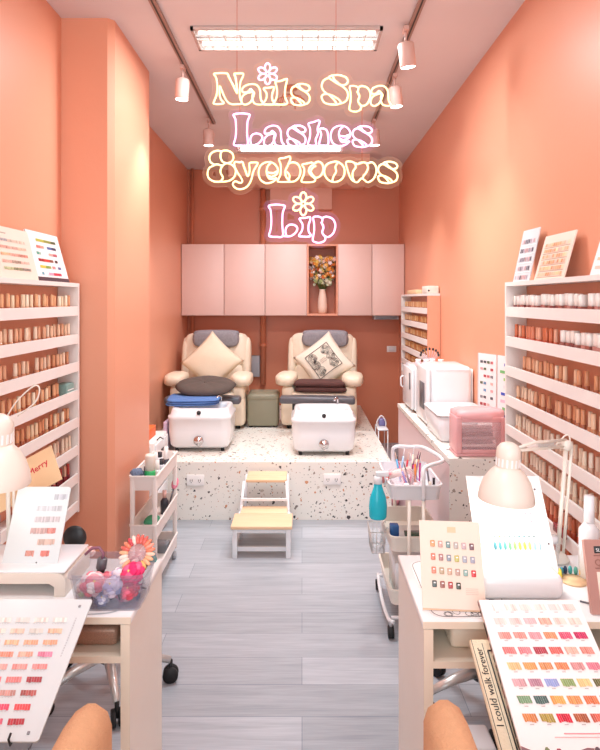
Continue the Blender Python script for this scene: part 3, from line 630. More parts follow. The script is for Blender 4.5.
def bottle_mesh(kind,k):
    if (kind,k) in BM: return BM[(kind,k)]
    cap,bod=CAPS[kind][k]; mb=MB(); w=.0105 if kind!='white' else .0125
    if kind=='white': mb.box((-w,-w,0),(w,w,.045),bod).rbox((-w,-w,.045),(w,w,.088),.002,1,cap)
    else: mb.lathe([(.0095,0),(.0105,.003),(.0105,.036),(.006,.042)],8,bod).lathe([(.0078,.038),(.0082,.04),(.0078,.086),(.0065,.088)],8,cap,caps=True)
    o=mb.build('nail_polish_bottle','gloss'); me=o.data; bpy.data.objects.remove(o); BM[(kind,k)]=me; return me
NB=0
def put_bottle(x,y,z,kind,label,group,rd):
    global NB
    o=bpy.data.objects.new('nail_polish_bottle',bottle_mesh(kind,rd.randrange(len(CAPS[kind])))); col.objects.link(o); o.location=(x,y,z); o.rotation_euler=(0,0,rd.uniform(-.1,.1)); sc=rd.choice([1,1,.96,1.03]); o.scale=(1,1,sc); tag(o,label,'nail polish',group); NB+=1
rows_left=[('gold','gold and copper capped'),('rose','rose gold capped'),('rose','slim rose gold capped'),('gold','gold capped'),('gold','gold and tan capped'),('pale','pale cream capped'),('dark','dark red')]
for i,(kd,words) in enumerate(rows_left):
    rd=random.Random(10+i); z=LT0-PITCH*i-.036; y0=2.845 if i not in (2,3) else 2.83; y=y0; k=0
    gaps={0:(),1:(),2:(9,14),3:(),4:(),5:(6,7),6:()}[i]
    ymin={0:2.10,1:2.10,2:2.10,3:2.10,4:2.16,5:2.44,6:2.68}[i]
    if i==3: y=2.72
    while y>ymin:
        if k not in gaps: put_bottle(-1.108+rd.uniform(-.006,.004),y,z,kd,'%s nail polish bottle on the %s shelf of the left rack'%(words,ORD[i]),'polish bottles on the %s shelf of the left rack'%ORD[i],rd)
        y-=.0395+rd.uniform(-.002,.003); k+=1
t=thing('sage_carton','small sage green carton at the far end of the left rack','box',(-1.11,2.80,LT0-PITCH*3-.036)); MB().rbox((-.03,-.045,0),(.03,.045,.075),.003,2).build('carton','greenbox',t); MB().box((.0302,-.035,.045),(.031,.035,.05)).build('print_line','paper',t)
rows_right=[('white','white capped'),('copper','copper'),('rose','slim rose gold capped'),('rose','rose gold capped'),('pale','pale cream capped'),('pale','cream capped dark footed'),('copper','short copper'),('copper','red and copper')]
for i,(kd,words) in enumerate(rows_right):
    rd=random.Random(40+i); z=LT0-PITCH*i-.036; y={0:2.69,1:2.69,2:2.60,3:2.66,4:2.68,5:2.60,6:2.5,7:2.4}[i]; k=0
    ymin={0:1.84,1:1.84,2:1.84,3:1.82,4:1.84,5:1.86,6:2.08,7:2.12}[i]
    while y>ymin:
        kk=kd; ww=words
        if i==1 and k>=13: kk='white'; ww='white capped'
        if not ((i==0 and k==18) or (i==1 and k==12) or (i==2 and k in (12,16)) or (i==3 and k in (9,)) ):
            put_bottle(.963+rd.uniform(-.004,.006),y,z,kk,'%s nail polish bottle on the %s shelf of the right rack'%(ww,ORD[i]),'%s polish bottles on the %s shelf of the right rack'%(ww,ORD[i]),rd)
        y-=.0375+rd.uniform(-.002,.003); k+=1
# the small far rack : far too small and many, one mass of bottles
mb=MB(); rd=random.Random(77)
for i in range(5):
    z=1.44-.118*i-.036; y=5.55
    while y>4.47:
        c,b=rd.choice(CAPS['gold']); c=rd.choice(['#f0b878','#e8a468','#f6cc94','#d98c54']); mb.box((.952,y-.011,z),(.972,y+.011,z+.04),b).box((.954,y-.008,z+.04),(.970,y+.008,z+.083),c); y-=.028 if rd.random()>.07 else .06
o=mb.build('nail_polish_bottles','gloss'); tag(o,'rows of tiny amber capped nail polish bottles in the far rack','nail polish',None,'stuff')
t=thing('white_device','small white device box on top of the far polish rack','device',(.968,4.53,1.55)); MB().rbox((-.045,-.09,0),(.045,.09,.055),.006,2).build('case','cream',t); MB().cyl((-.03,-.0905,.02),(-.03,-.093,.02),.007,10).build('button','black',t)
tag(MB().rbox((-.04,-.22,0),(.04,.2,.035),.006,2).build('amber_tray','kraft',loc=(.968,5.1,1.55)),'low amber tray on top of the far polish rack, behind the white device','tray')
tag(MB().rbox((0,-.045,0),(.012,.045,.03),.002,2,'#8f2c33').build('shelf_sign','gloss',loc=(.905,2.12,.67)),'small dark red sign card clipped on a low right rack shelf','sign'); 
o=bpy.data.objects['shelf_sign']; 
# ================================================================== COLOUR BOARDS
def swatch(mb,x,y,w,h,c,rd,n=5,z=.0012,slant=.15):
    base=rgb(c)
    for k in range(n):
        q=1+rd.uniform(-.18,.22); cc=(min(1,base[0]*q),min(1,base[1]*q),min(1,base[2]*q),1); a=x+w*k/n; b=x+w*(k+.92)/n; dy=h*rd.uniform(0,.16)
        mb.quad([(a+h*slant,y+dy,z),(b+h*slant,y+dy,z),(b,y+h,z),(a,y+h,z)],cc)
def board(name,label,cat,BL,BR,TL,m,th=.003,edge=None,r=None):
    T,w,h=frame(BL,BR,TL); t=thing(name,label,cat,mw=T)
    mb=MB()
    if r: 
        ring=[]
        for (px,py,a0) in ((w-r,h-r,0),(r,h-r,PI/2),(r,r,PI),(w-r,r,1.5*PI)):
            for k in range(6): q=a0+PI/2*k/5; ring.append((px+r*math.cos(q),py+r*math.sin(q)))
        n=len(ring); mb.add([(x,y,-th) for x,y in ring]+[(x,y,0) for x,y in ring],[(i,(i+1)%n,(i+1)%n+n,i+n) for i in range(n)]+[tuple(range(n,2*n)),tuple(range(n))[::-1]])
    else: mb.box((0,0,-th),(w,h,0))
    mb.build('board',m,t); return t,w,h
PK=['#f3b7a8','#e98f86','#f2a27e','#e77f74','#d86a6c','#f0c2ae','#cf6f73','#eaa88f']
# --- front left chart
D1=1.385; D2=1.098; xl=-.80; xr=-.483
t,w,h=board('swatch_chart','white angled colour chart with nude and red swatches, bottom left','colour chart',(xl,D2,.692),(xr,D2,.692),(xl,D1,.809),'greypaper',.004,r=.006)
mb=MB(); rd=random.Random(1)
rowc=[['#ead9d2','#efe2dc','#eadcd4','#f2e6df'],['#f0d8cc','#f0c8b4','#cdc8c0','#e8b89c'],['#f2b9a0','#f5bd98','#f0ae8e','#eeb090'],['#e87e70','#ee9680','#f0b29c','#e086a0'],['#ea9a94','#eab0a8','#e89a94','#e88f8c'],['#e4676c','#ee8a84','#e58a88','#a8494e'],['#d9a09a','#e2b0a4','#c9968e','#b0605c'],['#e06a76','#e76a80','#e2566e','#ee5a5e'],['#cf4f5c','#c4526a','#e26a80','#b8434c'],['#c04050','#a83848','#d06070','#983040']]
for r_ in range(10):
    for c_ in range(7):
        y=h-.062-r_*.0275; x=w-.072-c_*.041
        if x<.01 or y<.012: continue
        swatch(mb,x,y,.031,.0125,rowc[r_][(3-c_)%4],rd,6,slant=.2)
        for q in range(5): mb.quad([(x+.003+q*.006,y-.003,.0012),(x+.006+q*.006,y-.003,.0012),(x+.006+q*.006,y-.0015,.0012),(x+.003+q*.006,y-.0015,.0012)],'#c9c6c8')
mb.box((w-.026,h-.022,0),(w-.021,h-.017,.002),'#8a8a90'); mb.box((w-.026,.012,0),(w-.021,.017,.002),'#8a8a90')
for q in range(16): mb.quad([(w-.0215,h-.05-q*.006,.0012),(w-.0195,h-.05-q*.006,.0012),(w-.0195,h-.053-q*.006,.0012),(w-.0215,h-.053-q*.006,.0012)],'#b4b4ba')
mb.build('printed_swatches','paint',t)
mb=MB()
for x in (.05,w-.05): mb.tube([(x,h*.86,-.006),(x,.01,-.006),(x,-.004,-.004),(x,-.004,.012),(x,.006,.014)],.0022,6)
mb.tube([(.05,h*.8,-.008),(w-.05,h*.8,-.008)],.0022,6); mb.tube([(.05,.012,-.008),(w-.05,.012,-.008)],.0022,6)
mb.build('wire_easel','black',t)
# --- front right chart
D1=1.40; D2=1.085; xl=.413; xr=.622
t,w,h=board('swatch_chart','white swatch chart with green and orange rows and floral foot, bottom right','colour chart',(xl,D2,.631),(xr+.02,D2,.631),(xl,D1,.800),'paperlit',.006)
mb=MB(); rd=random.Random(2); w0=w
rows=[['#f8ece8','#fae3dc','#f9e6e0','#f8ded8','#f6e2de','#f2d2cc'],['#f7dad4','#f4cfca','#f3cdd0','#f2b8a6','#f6dcd2','#f9dfd4'],['#f0a59c','#e99a90','#f2a8b0','#f29a72','#e2607e','#d93e70'],['#f08a88','#f08f96','#b34a58','#e0706a','#f6c0b0','#f0968a'],['#f6c690','#f4a266','#e59a68','#ee8e62','#dfa0a0','#e68a9c'],['#dcaab0','#b88a9c','#98a8da','#9ab478','#e6cf92','#7a7850'],['#7fa07c','#53706c','#f6ae62','#eda468','#e8835a','#ee6a3e'],['#d98e56','#b8a352','#d93048','#b86a48','#d8705e','#b08a84']]
for r_ in range(8):
    for c_ in range(6):
        x=.020+c_*.0335; y=h-.028-r_*.0335
        swatch(mb,x,y,.027,.0165,rows[r_][c_],rd,6,slant=.12)
        mb.quad([(x+.010,y-.004,.0012),(x+.018,y-.004,.0012),(x+.018,y-.0025,.0012),(x+.010,y-.0025,.0012)],'#b8b4b6')
mb.box((.09,h-.282,0),(.17,h-.2805,.0012),'#f0a0a8'); mb.box((.07,h-.288,0),(.19,h-.287,.0012),'#f4c8cc')
# floral foot
zig=[(0,.055),(.05,.035),(.085,.028),(.10,.045),(.125,.052),(.15,.05),(.17,.042),(w0,.06)]
mb.add([(x,y,.0011) for x,y in zig]+[(w0,0,.0011),(0,0,.0011)],[tuple(range(len(zig)+2))[::-1]],'#8f6a70')
for k in range(180):
    x=rd.uniform(.004,w0-.004); yt=.03+.02*abs(math.sin(x*30)); y=rd.uniform(.002,yt); r_=rd.uniform(.002,.006)
    mb.quad([(x+r_*math.cos(a+rd.uniform(-.2,.2)),y+r_*math.sin(a),.0013+k*.000002) for a in [2*PI*q/6 for q in range(6)]],rd.choice(['#c9838c','#a84a58','#e2b4b0','#7d8a62','#5c5058','#d9c0b8','#b86a70']))
mb.build('printed_swatches','paint',t)
mb=MB(); 
for k in range(90):
    y=rd.uniform(0,h); r_=rd.uniform(.004,.010); mb.quad([(-.0006,y,-.014),( -.0006,y+r_,-.014),(-.0006,y+r_,-.007),(-.0006,y,-.007)],rd.choice(['#c9838c','#a84a58','#e2b4b0','#7d8a62','#5c5058','#d9c0b8']))
mb.build('floral_spine','paint',t); MB().box((0,0,-.014),(w,h,-.0061)).build('backing_pad','beige',t)
mb=MB()
for x in (.04,w-.04): mb.tube([(x,h*.86,-.017),(x,.0,-.017),(x,-.006,-.014),(x,-.006,.012),(x,.004,.014)],.0022,6)
mb.tube([(.04,h*.8,-.017),(w-.04,h*.8,-.017)],.0022,6); mb.build('wire_easel','black',t)
# --- card with round nail samples on the right desk
t,w,h=board('nail_sample_card','beige card with four rows of square nail samples leaning on the right desk','colour card',(.2915,1.448,.7525),(.4415,1.435,.7525),(.2930,1.535,.937),'beige',.004)
MB().quad([(0,0,.0006),(w,0,.0006),(w,.004,.0006),(0,.004,.0006)],'#d9b494').build('bottom_edge','paint',t)
cols=[['#d9a06a','#cfa79c','#7f9a98','#b8b0aa','#c9b0b4','#7c565e'],['#d98068','#b07f7c','#8e96a0','#c2bc6c','#a8acb8','#a0a4b4'],['#dd8a72','#bda688','#c9a890','#bd9c90','#8fb0a8','#d2343c'],['#4a5654','#9a5c50','#b23a38','#44483c']]
for r_,row in enumerate(cols):
    for c_,c in enumerate(row):
        x=.031+c_*.0192; y=h*(.735-.150*r_)-.001*c_
        MB().rbox((x-.0055,y-.0075,0),(x+.0055,y+.0075,.003),.0028,2,c).quad([(x-.002,y+.001,.0032),(x+.003,y+.001,.0032),(x+.003,y+.004,.0032),(x-.002,y+.004,.0032)],'#f0ecea').build('nail_sample','gloss',t)
mb=MB().box((w*.46,h*.865,0),(w*.60,h*.93,.0008),'#e9c6a2'); 
for k in range(4): mb.box((w*.70+.0,h*(.24-k*.02),0),(w*.9,h*(.247-k*.02),.0008),'#d9c6b8')
mb.build('printed_marks','paint',t)
# --- large bright sheet under the lamp
t,w,h=board('nail_display_board','large bright white board with a rainbow row of nail tips under the right lamp','colour board',(.478,1.60,.752),(.690,1.60,.752),(.4615,1.75,.987),'paperlit',.004)
rb=['#4f9aa8','#58a8b0','#63b0b0','#7bbf8e','#9ccf7a','#c6d862','#e6dc5c','#e8d98a','#a8d8e0','#c0e4ee']
for k,c in enumerate(rb):
    x=.052+k*.0135; MB().ell((x,h*.31,.002),(.0045,.011,.002),1,1,10,6,c).build('nail_tip','gloss',t); 
mb=MB(); rd=random.Random(8)
for k in range(9): mb.ell((.055+k*.0135,h*.40,.001),(.004,.003,.001),1,1,8,4,rd.choice(['#7aa8b0','#8aa4a8','#b8c088','#9aa0a4']))
for r_ in range(2):
    for k in range(10): mb.ell((.065+k*.0125,h*(.62-.075*r_),.001),(.0025,.003,.001),1,1,8,4,rd.choice(['#e8c8cc','#b8a0ac','#d8d0d4','#e0a0a8','#c8d0d8']))
mb.ell((.012,h*.33,.001),(.003,.003,.001),1,1,8,4,'#6a6a6e').ell((w-.012,h*.33,.001),(.003,.003,.001),1,1,8,4,'#6a6a6e').ell((w-.02,h*.86,.001),(.003,.003,.001),1,1,8,4,'#6a6a6e'); mb.build('printed_marks','paint',t)
# --- pale board on the left desk stand
t,w,h=board('swatch_card','pale grey rounded card with faint nude swatches standing on the white hand rest, left desk','colour card',(-.782,1.560,.8085),(-.637,1.560,.8085),(-.795,1.655,.985),'greypaper',.004,r=.008)
mb=MB(); rd=random.Random(4)
for (x,y,n,c) in ((.105,.165,3,'#bcc0c8'),(.062,.135,6,'#bfc2c8'),(.062,.107,6,'#c4bcc0'),(.058,.078,4,'#c9a8a4'),(.102,.078,2,'#dd8c84'),(.082,.050,4,'#cdb0a4'),(.056,.022,2,'#c98d80'),(.096,.022,2,'#d07a70')):
    swatch(mb,x,y,n*.0115,.015,c,rd,n*3,slant=0)
mb.ell((w*.62,.008,.001),(.002,.002,.001),1,1,8,4,'#55555a'); mb.build('printed_swatches','paint',t)
# --- kraft card
t,w,h=board('kraft_card','tan kraft card with a red handwritten word leaning behind the left lamp','card',P(-6,516,1.735),P(62,479,1.75),P(-24,486,1.775),'kraft',.003)
o=text_mesh('red_script','Merry',.026,'orange',t,(w*.60,h*.50,.0006),(0,0,.12),.0008); o.data.materials.clear(); o.data.materials.append(mat('red_ink','#d2263f',.6))
# --- boards on top of the racks
def rackboard(label,a,b,zt_,x0,lean_,m,kind,seed,r=None):
    # a,b : y of near and far edge ; stands on the rack top, leaning on the wall
    pass
ZT=1.5805
t,w,h=board('colour_board','cream board with faint nude colour bars on top of the left rack','colour board',(-1.095,2.13,ZT),(-1.085,2.475,ZT),(-1.145,2.12,ZT+.20),'beige',.004,r=.01)
mb=MB(); rd=random.Random(6)
for r_,cs in enumerate((['#b9b0b4','#d8c0ae','#e8cbb8'],['#e2a898','#e8b8a8','#e4c4ac'],['#f0b890','#e8a898','#d8907e'],['#e8b0a0','#b89a88','#eac0b0'],['#c8cc9c','#8f8f6c','#9a8a80'])):
    for k in range(18): swatch(mb,.09+k*.0115,h-.06-r_*.028,.0105,.012,cs[k//6],rd,1,slant=0)
mb.box((.10,h-.028,0),(.16,h-.024,.001),'#b8a89c'); mb.build('printed_swatches','paint',t)
t,w,h=board('colour_board','white board with bright paint bars and dark foot on the left rack','colour board',(-1.09,2.49,ZT),(-1.085,2.80,ZT),(-1.150,2.47,ZT+.215),'paper',.008)
mb=MB()
rows=[[(.04,.19,['#b9b84a','#8a9446','#4a5a3a'])],[(.03,.085,['#e87a70','#e8a090']),(.11,.18,['#3f6aa0','#2c3a5c'])],[(.02,.05,['#4aa08a','#9ac0b0']),(.11,.175,['#e8a8a0','#b05060'])],[(.02,.13,['#a0222c','#d83a30','#8a5040']),(.145,.165,['#3a3034'])],[(.02,.10,['#d8c84a','#8aa04a']),(.11,.135,['#e88a88']),(.155,.18,['#5a6a9a'])],[(.02,.035,['#60a8b8']),(.07,.17,['#e0a0b8','#d83a50','#b83050'])]]
for r_,rw in enumerate(rows):
    for x0,x1_,cs in rw:
        n=8; x0=x0*1.3+.02; x1_=x1_*1.3+.02
        for k in range(n): a=x0+(x1_-x0)*k/n; mb.quad([(a,h-.045-r_*.03,.0012),(a+(x1_-x0)/n,h-.045-r_*.03,.0012),(a+(x1_-x0)/n,h-.033-r_*.03,.0012),(a,h-.033-r_*.03,.0012)],cs[min(len(cs)-1,k*len(cs)//n)])
mb.box((0,0,0),(w,.018,.0012),'#4a3a44'); mb.build('printed_bars','paint',t)
t,w,h=board('colour_board','clear board with grey and mauve rows at the far end of the right rack top','colour board',(.935,2.66,ZT),(.945,2.50,ZT),(.985,2.66,ZT+.225),'greypaper',.004)
mb=MB(); rd=random.Random(12)
for r_ in range(5):
    for k in range(8): swatch(mb,.015+k*.016,h-.065-r_*.040,.012,.020,rd.choice(['#b8a8b4','#8a8490','#c9a0a0','#d8ccd4','#6a6470','#c4b0b8']),rd,2,slant=0)
    mb.box((.01,h-.072-r_*.04,0),(w-.01,h-.070-r_*.04,.0015),'#ffffff')
mb.build('printed_swatches','paint',t)
t,w,h=board('colour_board','cream board with peach colour bars on the right rack top, beside the clear board','colour board',(.935,2.42,ZT),(.945,2.17,ZT),(.985,2.42,ZT+.175),'beige',.005)
mb=MB(); rd=random.Random(13)
for r_ in range(6):
    for k in range(12): swatch(mb,.025+k*.017,h-.05-r_*.024,.0165,.015,rd.choice(['#f2c89a','#eec4a8','#f0b088','#f6d8b4','#eac8b8','#e8a880']),rd,1,slant=0)
    mb.box((.02,h-.054-r_*.024,0),(w-.02,h-.052-r_*.024,.0012),'#c9a894')
mb.build('printed_bars','paint',t)
t,w,h=board('colour_board','pale board cut by the right frame edge on top of the right rack','colour board',(.935,1.95,ZT),(.945,1.78,ZT),(.975,1.95,ZT+.13),'paper',.004)
MB().box((.02,.02,0),(w-.02,.03,.001),'#d8c8b8').box((.02,.05,0),(w-.02,.06,.001),'#e8c8a8').build('printed_bars','paint',t)

# ================================================================== DESKS
def desk(label,xa,xb,ya,yb,panels):
    t=thing('manicure_desk',label,'desk',((xa+xb)/2,ya,0)); cx=(xa+xb)/2; d=yb-ya
    MB().rbox((xa-cx,0,.732),(xb-cx,d,.75),.002,1).build('desktop','paper',t)
    MB().box((xa-cx,-.0015,.733),(xb-cx,-.0002,.749)).build('front_edge_strip','creamedge',t)
    for x in panels: 
        p=MB().box((x-cx-.011,.0,0),(x-cx+.011,d,.7315)).build('side_panel','cream',t); MB().box((x-cx-.011,-.0015,0),(x-cx+.011,-.0002,.7315)).build('edge_strip','creamedge',p)
    xs=sorted(panels); 
    MB().box((xs[0]-cx+.011,.0,.640),(xs[1]-cx-.011,d-.03,.656)).build('shelf','creamedge',t)
    MB().box((xs[0]-cx+.011,d-.03,.64),(xs[1]-cx-.011,d-.016,.7315)).build('shelf_back','creamedge',t)
    return t
desk('white manicure desk with cream side panel on the left, under the smoky organizer',-1.066,-.405,1.42,1.742,(-1.050,-.418))
desk('white manicure desk on the right, under the sample card and hand rest',.282,.921,1.40,1.765,(.295,.905))
tag(MB().rbox((0,0,0),(.19,.2,.045),.01,2).build('storage_box',mat('glitter_brown','#a8806c',.4,metal=.3,var=.5,scale=300),loc=(-.64,1.46,.6565)),'brown glitter box on the shelf under the left desk','box')
tag(MB().rbox((0,0,0),(.22,.22,.05),.01,2).build('storage_box','creamedge',loc=(.36,1.45,.6565)),'plain cream box on the shelf under the right desk','box')
# hand rests
def handrest(label,xa,xb,ya,yb,arch):
    t=thing('hand_rest',label,'hand rest',(xa,ya,.7505)); w=xb-xa; d=yb-ya; h=.058 if arch else .062
    mb=MB()
    if arch:
        r=.02; outer=[(0,0)]+[(r-r*math.cos(a),h-r+r*math.sin(a)) for a in [PI/2*k/6 for k in range(7)]]+[(w-r+r*math.sin(a),h-r+r*math.cos(a)) for a in [PI/2*k/6 for k in range(7)]]+[(w,0)]
        tk=.028; inner=[(w-tk,0),(w-tk,h*.42),(w-tk-.012,h*.56),(tk+.012,h*.56),(tk,h*.42),(tk,0)]
        ring=outer+inner; n=len(ring); vs=[(x,0,z) for x,z in ring]+[(x,d,z) for x,z in ring]
        mb.add(vs,[(i,(i+1)%n,(i+1)%n+n,i+n) for i in range(n)]+[tuple(range(n)),tuple(range(n,2*n))[::-1]])
    else: mb.rbox((0,0,0),(w,d,h),.02,5)
    mb.build('arched_body' if arch else 'body','white2' if not arch else 'cream',t); 
    if arch: MB().rbox((.002,.002,h),(w-.002,d-.002,h+.005),.002,2).build('padded_top','white2',t)
    return t
handrest('white arched hand rest on the left desk carrying the pale grey card',-1.02,-.598,1.515,1.69,True)
handrest('white rounded hand rest box on the right desk below the bright board',.447,.655,1.49,1.588,False)
# lamps
def desk_lamp(label,hx,hy,hz,ex,ey,ez,bx,by,sc,loop):
    t=thing('desk_lamp',label,'lamp',(bx,by,.7505)); O=Vector((bx,by,.7505)); H=Vector((hx,hy,hz))-O; T=Matrix.Translation(H)@Matrix.Rotation(math.radians(3),4,'Y')@Matrix.Scale(sc,4)
    prof=[(.083,0),(.084,.004),(.079,.03),(.069,.058),(.053,.083),(.038,.097),(.034,.10)]
    MB(T).lathe(prof+[(r-.003,z) for r,z in prof[::-1]],32,caps=False).build('shade','cream',t)
    nk=MB(T).lathe([(.034,.10),(.035,.105),(.035,.128),(.037,.133),(.035,.155),(.026,.168),(.012,.175),(0,.176)],28,caps=False).build('lamp_neck','cream',t)
    mb=MB(T)
    for k in range(16): a=2*PI*k/16; mb.box((.0345,-.0026,.104),(.0362,.0026,.128),T=Matrix.Rotation(a,4,'Z'))
    mb.build('cooling_slots','paperlit',nk)
    MB(T).ell((0,0,.055),(.028,.028,.034),1,1,16,10).build('bulb',emit_mat('lamp_bulb','#fff6ea',2.5),t)
    E=Vector((ex,ey,ez))-O; N=T@Vector((.02,0,.15)); up=Vector((0,0,.018))
    d=(E-N)
    MB().tube([N,N+d*.3,E],.0045,8).build('arm','cream',t); MB().tube([N+up*.3,N+d*.35+up,E+up*1.0],.0045,8).build('arm','cream',t)
    sp=MB(); q=[]
    for k in range(90): 
        u=k/89; c=N+d*(.42+.35*u)+up*.5; q.append(c+Vector((0,math.cos(k*.9)*.006,math.sin(k*.9)*.006)))
    sp.tube(q,.0011,4).build('spring','silver',t)
    MB().cyl(tuple(E+Vector((0,-.012,.004))),tuple(E+Vector((0,.012,.004))),.015,14).build('elbow_joint','cream',t)
    MB().tube(catmull([tuple(E+Vector(v)) for v in loop],False,6),.0022,6).build('cable_loop','cream',t)
    MB().tube([E,Vector((0,0,.02))],.0062,8).build('post','cream',t); MB().tube([E+Vector((.016,0,0)),Vector((.016,0,.02))],.0045,8).build('post','cream',t)
    MB().lathe([(.03,0),(.032,.006),(.02,.022),(.012,.024)],20).build('clamp_base','cream',t)
    l=bpy.data.lights.new('bulb_light','POINT'); l.energy=.9 if bx>0 else .25; l.shadow_soft_size=.03; l.color=(1,.97,.92); o=bpy.data.objects.new('bulb_light',l); col.objects.link(o); o.location=(hx,hy,hz+.005)
    return t
desk_lamp('cream swing arm lamp over the bright board on the right desk',.544,1.60,.967,.762,1.73,1.078,.735,1.725,.88,[(-.05,0,-.01),(-.02,0,.012),(-.005,0,.03),(.008,0,.03),(.01,0,.005),(.0,0,-.012)])
desk_lamp('cream swing arm lamp on the left desk, cut by the left frame edge',-.768,1.50,1.040,-.838,1.705,1.14,-.836,1.712,1.0,[(.0,0,.03),(.03,0,.075),(.075,0,.115),(.092,0,.108),(.08,0,.07),(.03,0,.03)])
# smoky organizer with its contents
t=thing('organizer_basket','smoky clear plastic basket of nail tips and tools on the left desk corner','organizer',(-.468,1.505,.7508))
MB().basket((-.095,-.068,0),(.088,.068,.088),.02,4,.003,.86).build('basket','smoke',t)
def tip_wheel(label,loc,rot,r,cols,seed):
    t=thing('nail_sample_ring',label,'nail tips',loc,rot); MB().lathe([(r*.60,-.0015),(r*.60,.0015)],28).build('hub','pinkclear',t); n=22; rd=random.Random(seed)
    for k in range(n):
        T=Matrix.Rotation(2*PI*k/n,4,'Z')@Matrix.Translation((r*.80,0,.001)); MB(T).ell((0,0,0),(r*.30,r*.125,.005),1,.9,10,6,rd.choice(cols)).build('nail_tip','gloss',t)
tip_wheel('round wheel of peach and coral nail tips standing in the smoky basket',(-.415,1.51,.862),(math.radians(55),0,math.radians(-6)),.043,['#f0b890','#e88a6c','#f6d0b8','#c94a54','#f2a28c','#e8c078','#f8e0d4','#d86a60'],1)
def flower(name,label,loc,sc,cs,seed):
    t=thing(name,label,'flower',loc,(.75,random.Random(seed).uniform(-.5,.5),0)); rd=random.Random(seed); mb=MB()
    for ring,(n,r,z) in enumerate(((8,1.0,0),(7,.72,.25),(5,.42,.45))):
        for k in range(n):
            a=2*PI*k/n+ring*.4; mb.ell((r*sc*.6*math.cos(a),r*sc*.6*math.sin(a),z*sc),(sc*.40,sc*.34,sc*.20),1,1,10,6,rd.choice(cs),T=None)
    mb.build('petals','matte',t); MB().ell((0,0,.5*sc),(sc*.16,)*3,1,1,8,6,'#f2d27c').build('centre','matte',t)
flower('artificial_flower','hot pink artificial flower in the smoky basket below the tip wheel',(-.418,1.478,.825),.034,['#f03a72','#e8246a','#f46a96'],1)
flower('artificial_flower','pale pink and white artificial flower in the left part of the smoky basket',(-.510,1.468,.805),.034,['#f3a8b0','#f6d8dc','#ee7f8e','#f8ecee'],2)
flower('artificial_flower','small lilac artificial flower in the middle of the smoky basket',(-.462,1.465,.80),.030,['#b8b4dc','#dcd8f0','#8e9cc8','#e8d8e8'],3)
flower('artificial_flower','small red artificial flower at the right front of the smoky basket',(-.418,1.458,.795),.026,['#c9485c','#e0708a','#a83850'],4)
for k,(x,y,z,sc,cs) in enumerate(((-.535,1.475,.79,.022,['#d8e8c0','#f0c8c0','#f6e4dc']),(-.49,1.50,.80,.024,['#e87a8a','#f4a8b0','#c94a60']),(-.455,1.50,.81,.024,['#e8e0ea','#c8b4d4','#f6f0f4']),(-.440,1.485,.775,.024,['#8a5060','#c07088','#e8b8c0']),(-.485,1.455,.775,.020,['#6a708c','#9aa0c0','#d0d4e4']))):
    flower('artificial_flower',['tiny pale green and pink blossom in the near left corner of the smoky basket','small coral pink blossom in the middle of the smoky basket','small white and lilac blossom below the tip wheel in the smoky basket','small plum blossom low in the right of the smoky basket','small slate blue blossom low in the front of the smoky basket'][k],(x,y,z),sc,cs,20+k)
mb=MB(); rd=random.Random(55)
for k in range(70):
    T=Matrix.Translation((rd.uniform(-.07,.065),rd.uniform(-.045,.045),rd.uniform(.008,.030)))@Euler((rd.uniform(0,3),rd.uniform(0,3),rd.uniform(0,3))).to_matrix().to_4x4(); mb.ell((0,0,0),(.010,.0045,.002),1,1,8,4,rd.choice(['#4a4450','#8a7f8c','#e8e4ec','#c46a7c','#5f6680','#d8c8d4','#3a363e']),T=T)
o=mb.build('loose_nail_tips','gloss',loc=(-.470,1.505,.754)); tag(o,'heap of loose dark and clear nail tips on the floor of the smoky basket','nail tips',None,'stuff')
t=thing('tool_brush','black handled dust brush standing in the smoky basket','brush',(-.518,1.52,.760),(0,.15,0)); MB().cyl((0,0,0),(0,0,.06),.010,12).build('handle','black',t); MB().lathe([(.010,.06),(.013,.062),(.013,.085),(.011,.087)],12).build('ferrule','darkgrey',t); MB().tube([(0,0,.087),(0,0,.10),(-.012,0,.112),(-.03,0,.108),(-.045,0,.09)],.004,8).build('hook',mat('mauve_plastic','#8a5a6c',.4),t)
t=thing('scissors','dark pair of scissors leaning in the smoky basket','scissors',(-.470,1.53,.765),(.1,.7,.2)); MB().cyl((0,0,0),(0,0,.06),.004,6).build('blade','darkgrey',t); mb=MB()
for s in (-1,1): mb.tube([(s*.011+.011*math.cos(a)*1.0,0,.078+.017*math.sin(a)) for a in [2*PI*k/14 for k in range(14)]],.003,6,closed=True)
mb.build('finger_rings',mat('plum_plastic','#6c3c4a',.4),t)
t=thing('hand_mirror','round black mirror back standing behind the white hand rest','mirror',(-.655,1.735,.7505)); MB().ell((0,-.005,.065),(.034,.012,.034),1,1,24,14).build('black_disc','black',t); MB().cyl((0,0,0),(0,0,.035),.006,8).build('stem','black',t); MB().lathe([(.022,0),(.02,.006),(.006,.008)],16).build('foot','black',t)
flower('artificial_flower','small pale pink blossom beside the black mirror on the left desk',(-.612,1.728,.775),.018,['#f6c6c0','#f0a8a4','#f8dcd4'],5)
t=thing('teal_wedge','teal plastic file holder on the far corner of the left desk','holder',(-.432,1.715,.7505)); MB().add([(-.012,0,0),(.014,0,0),(.014,.02,0),(-.012,.02,0),(-.012,0,.05),(-.008,0,.05),(-.012,.02,.05),(-.008,.02,.05)],[(0,1,5,4),(2,3,6,7),(0,4,6,3),(1,2,7,5),(4,5,7,6),(0,3,2,1)]).build('holder','teal',t)
t=thing('acrylic_drawers','clear acrylic tray tower with coloured gems at the left end of the left desk','organizer',(-.925,1.732,.7505)); MB().box((-.11,-.004,0),(.04,.0,.0),).build('base_line','clear',t)
bpy.data.objects.remove(t.children[0]); 
for k in range(3): MB().box((-.10,-.05,k*.043),(.05,.009,k*.043+.040)).build('drawer','clear',t)
mb=MB(); rd=random.Random(31)
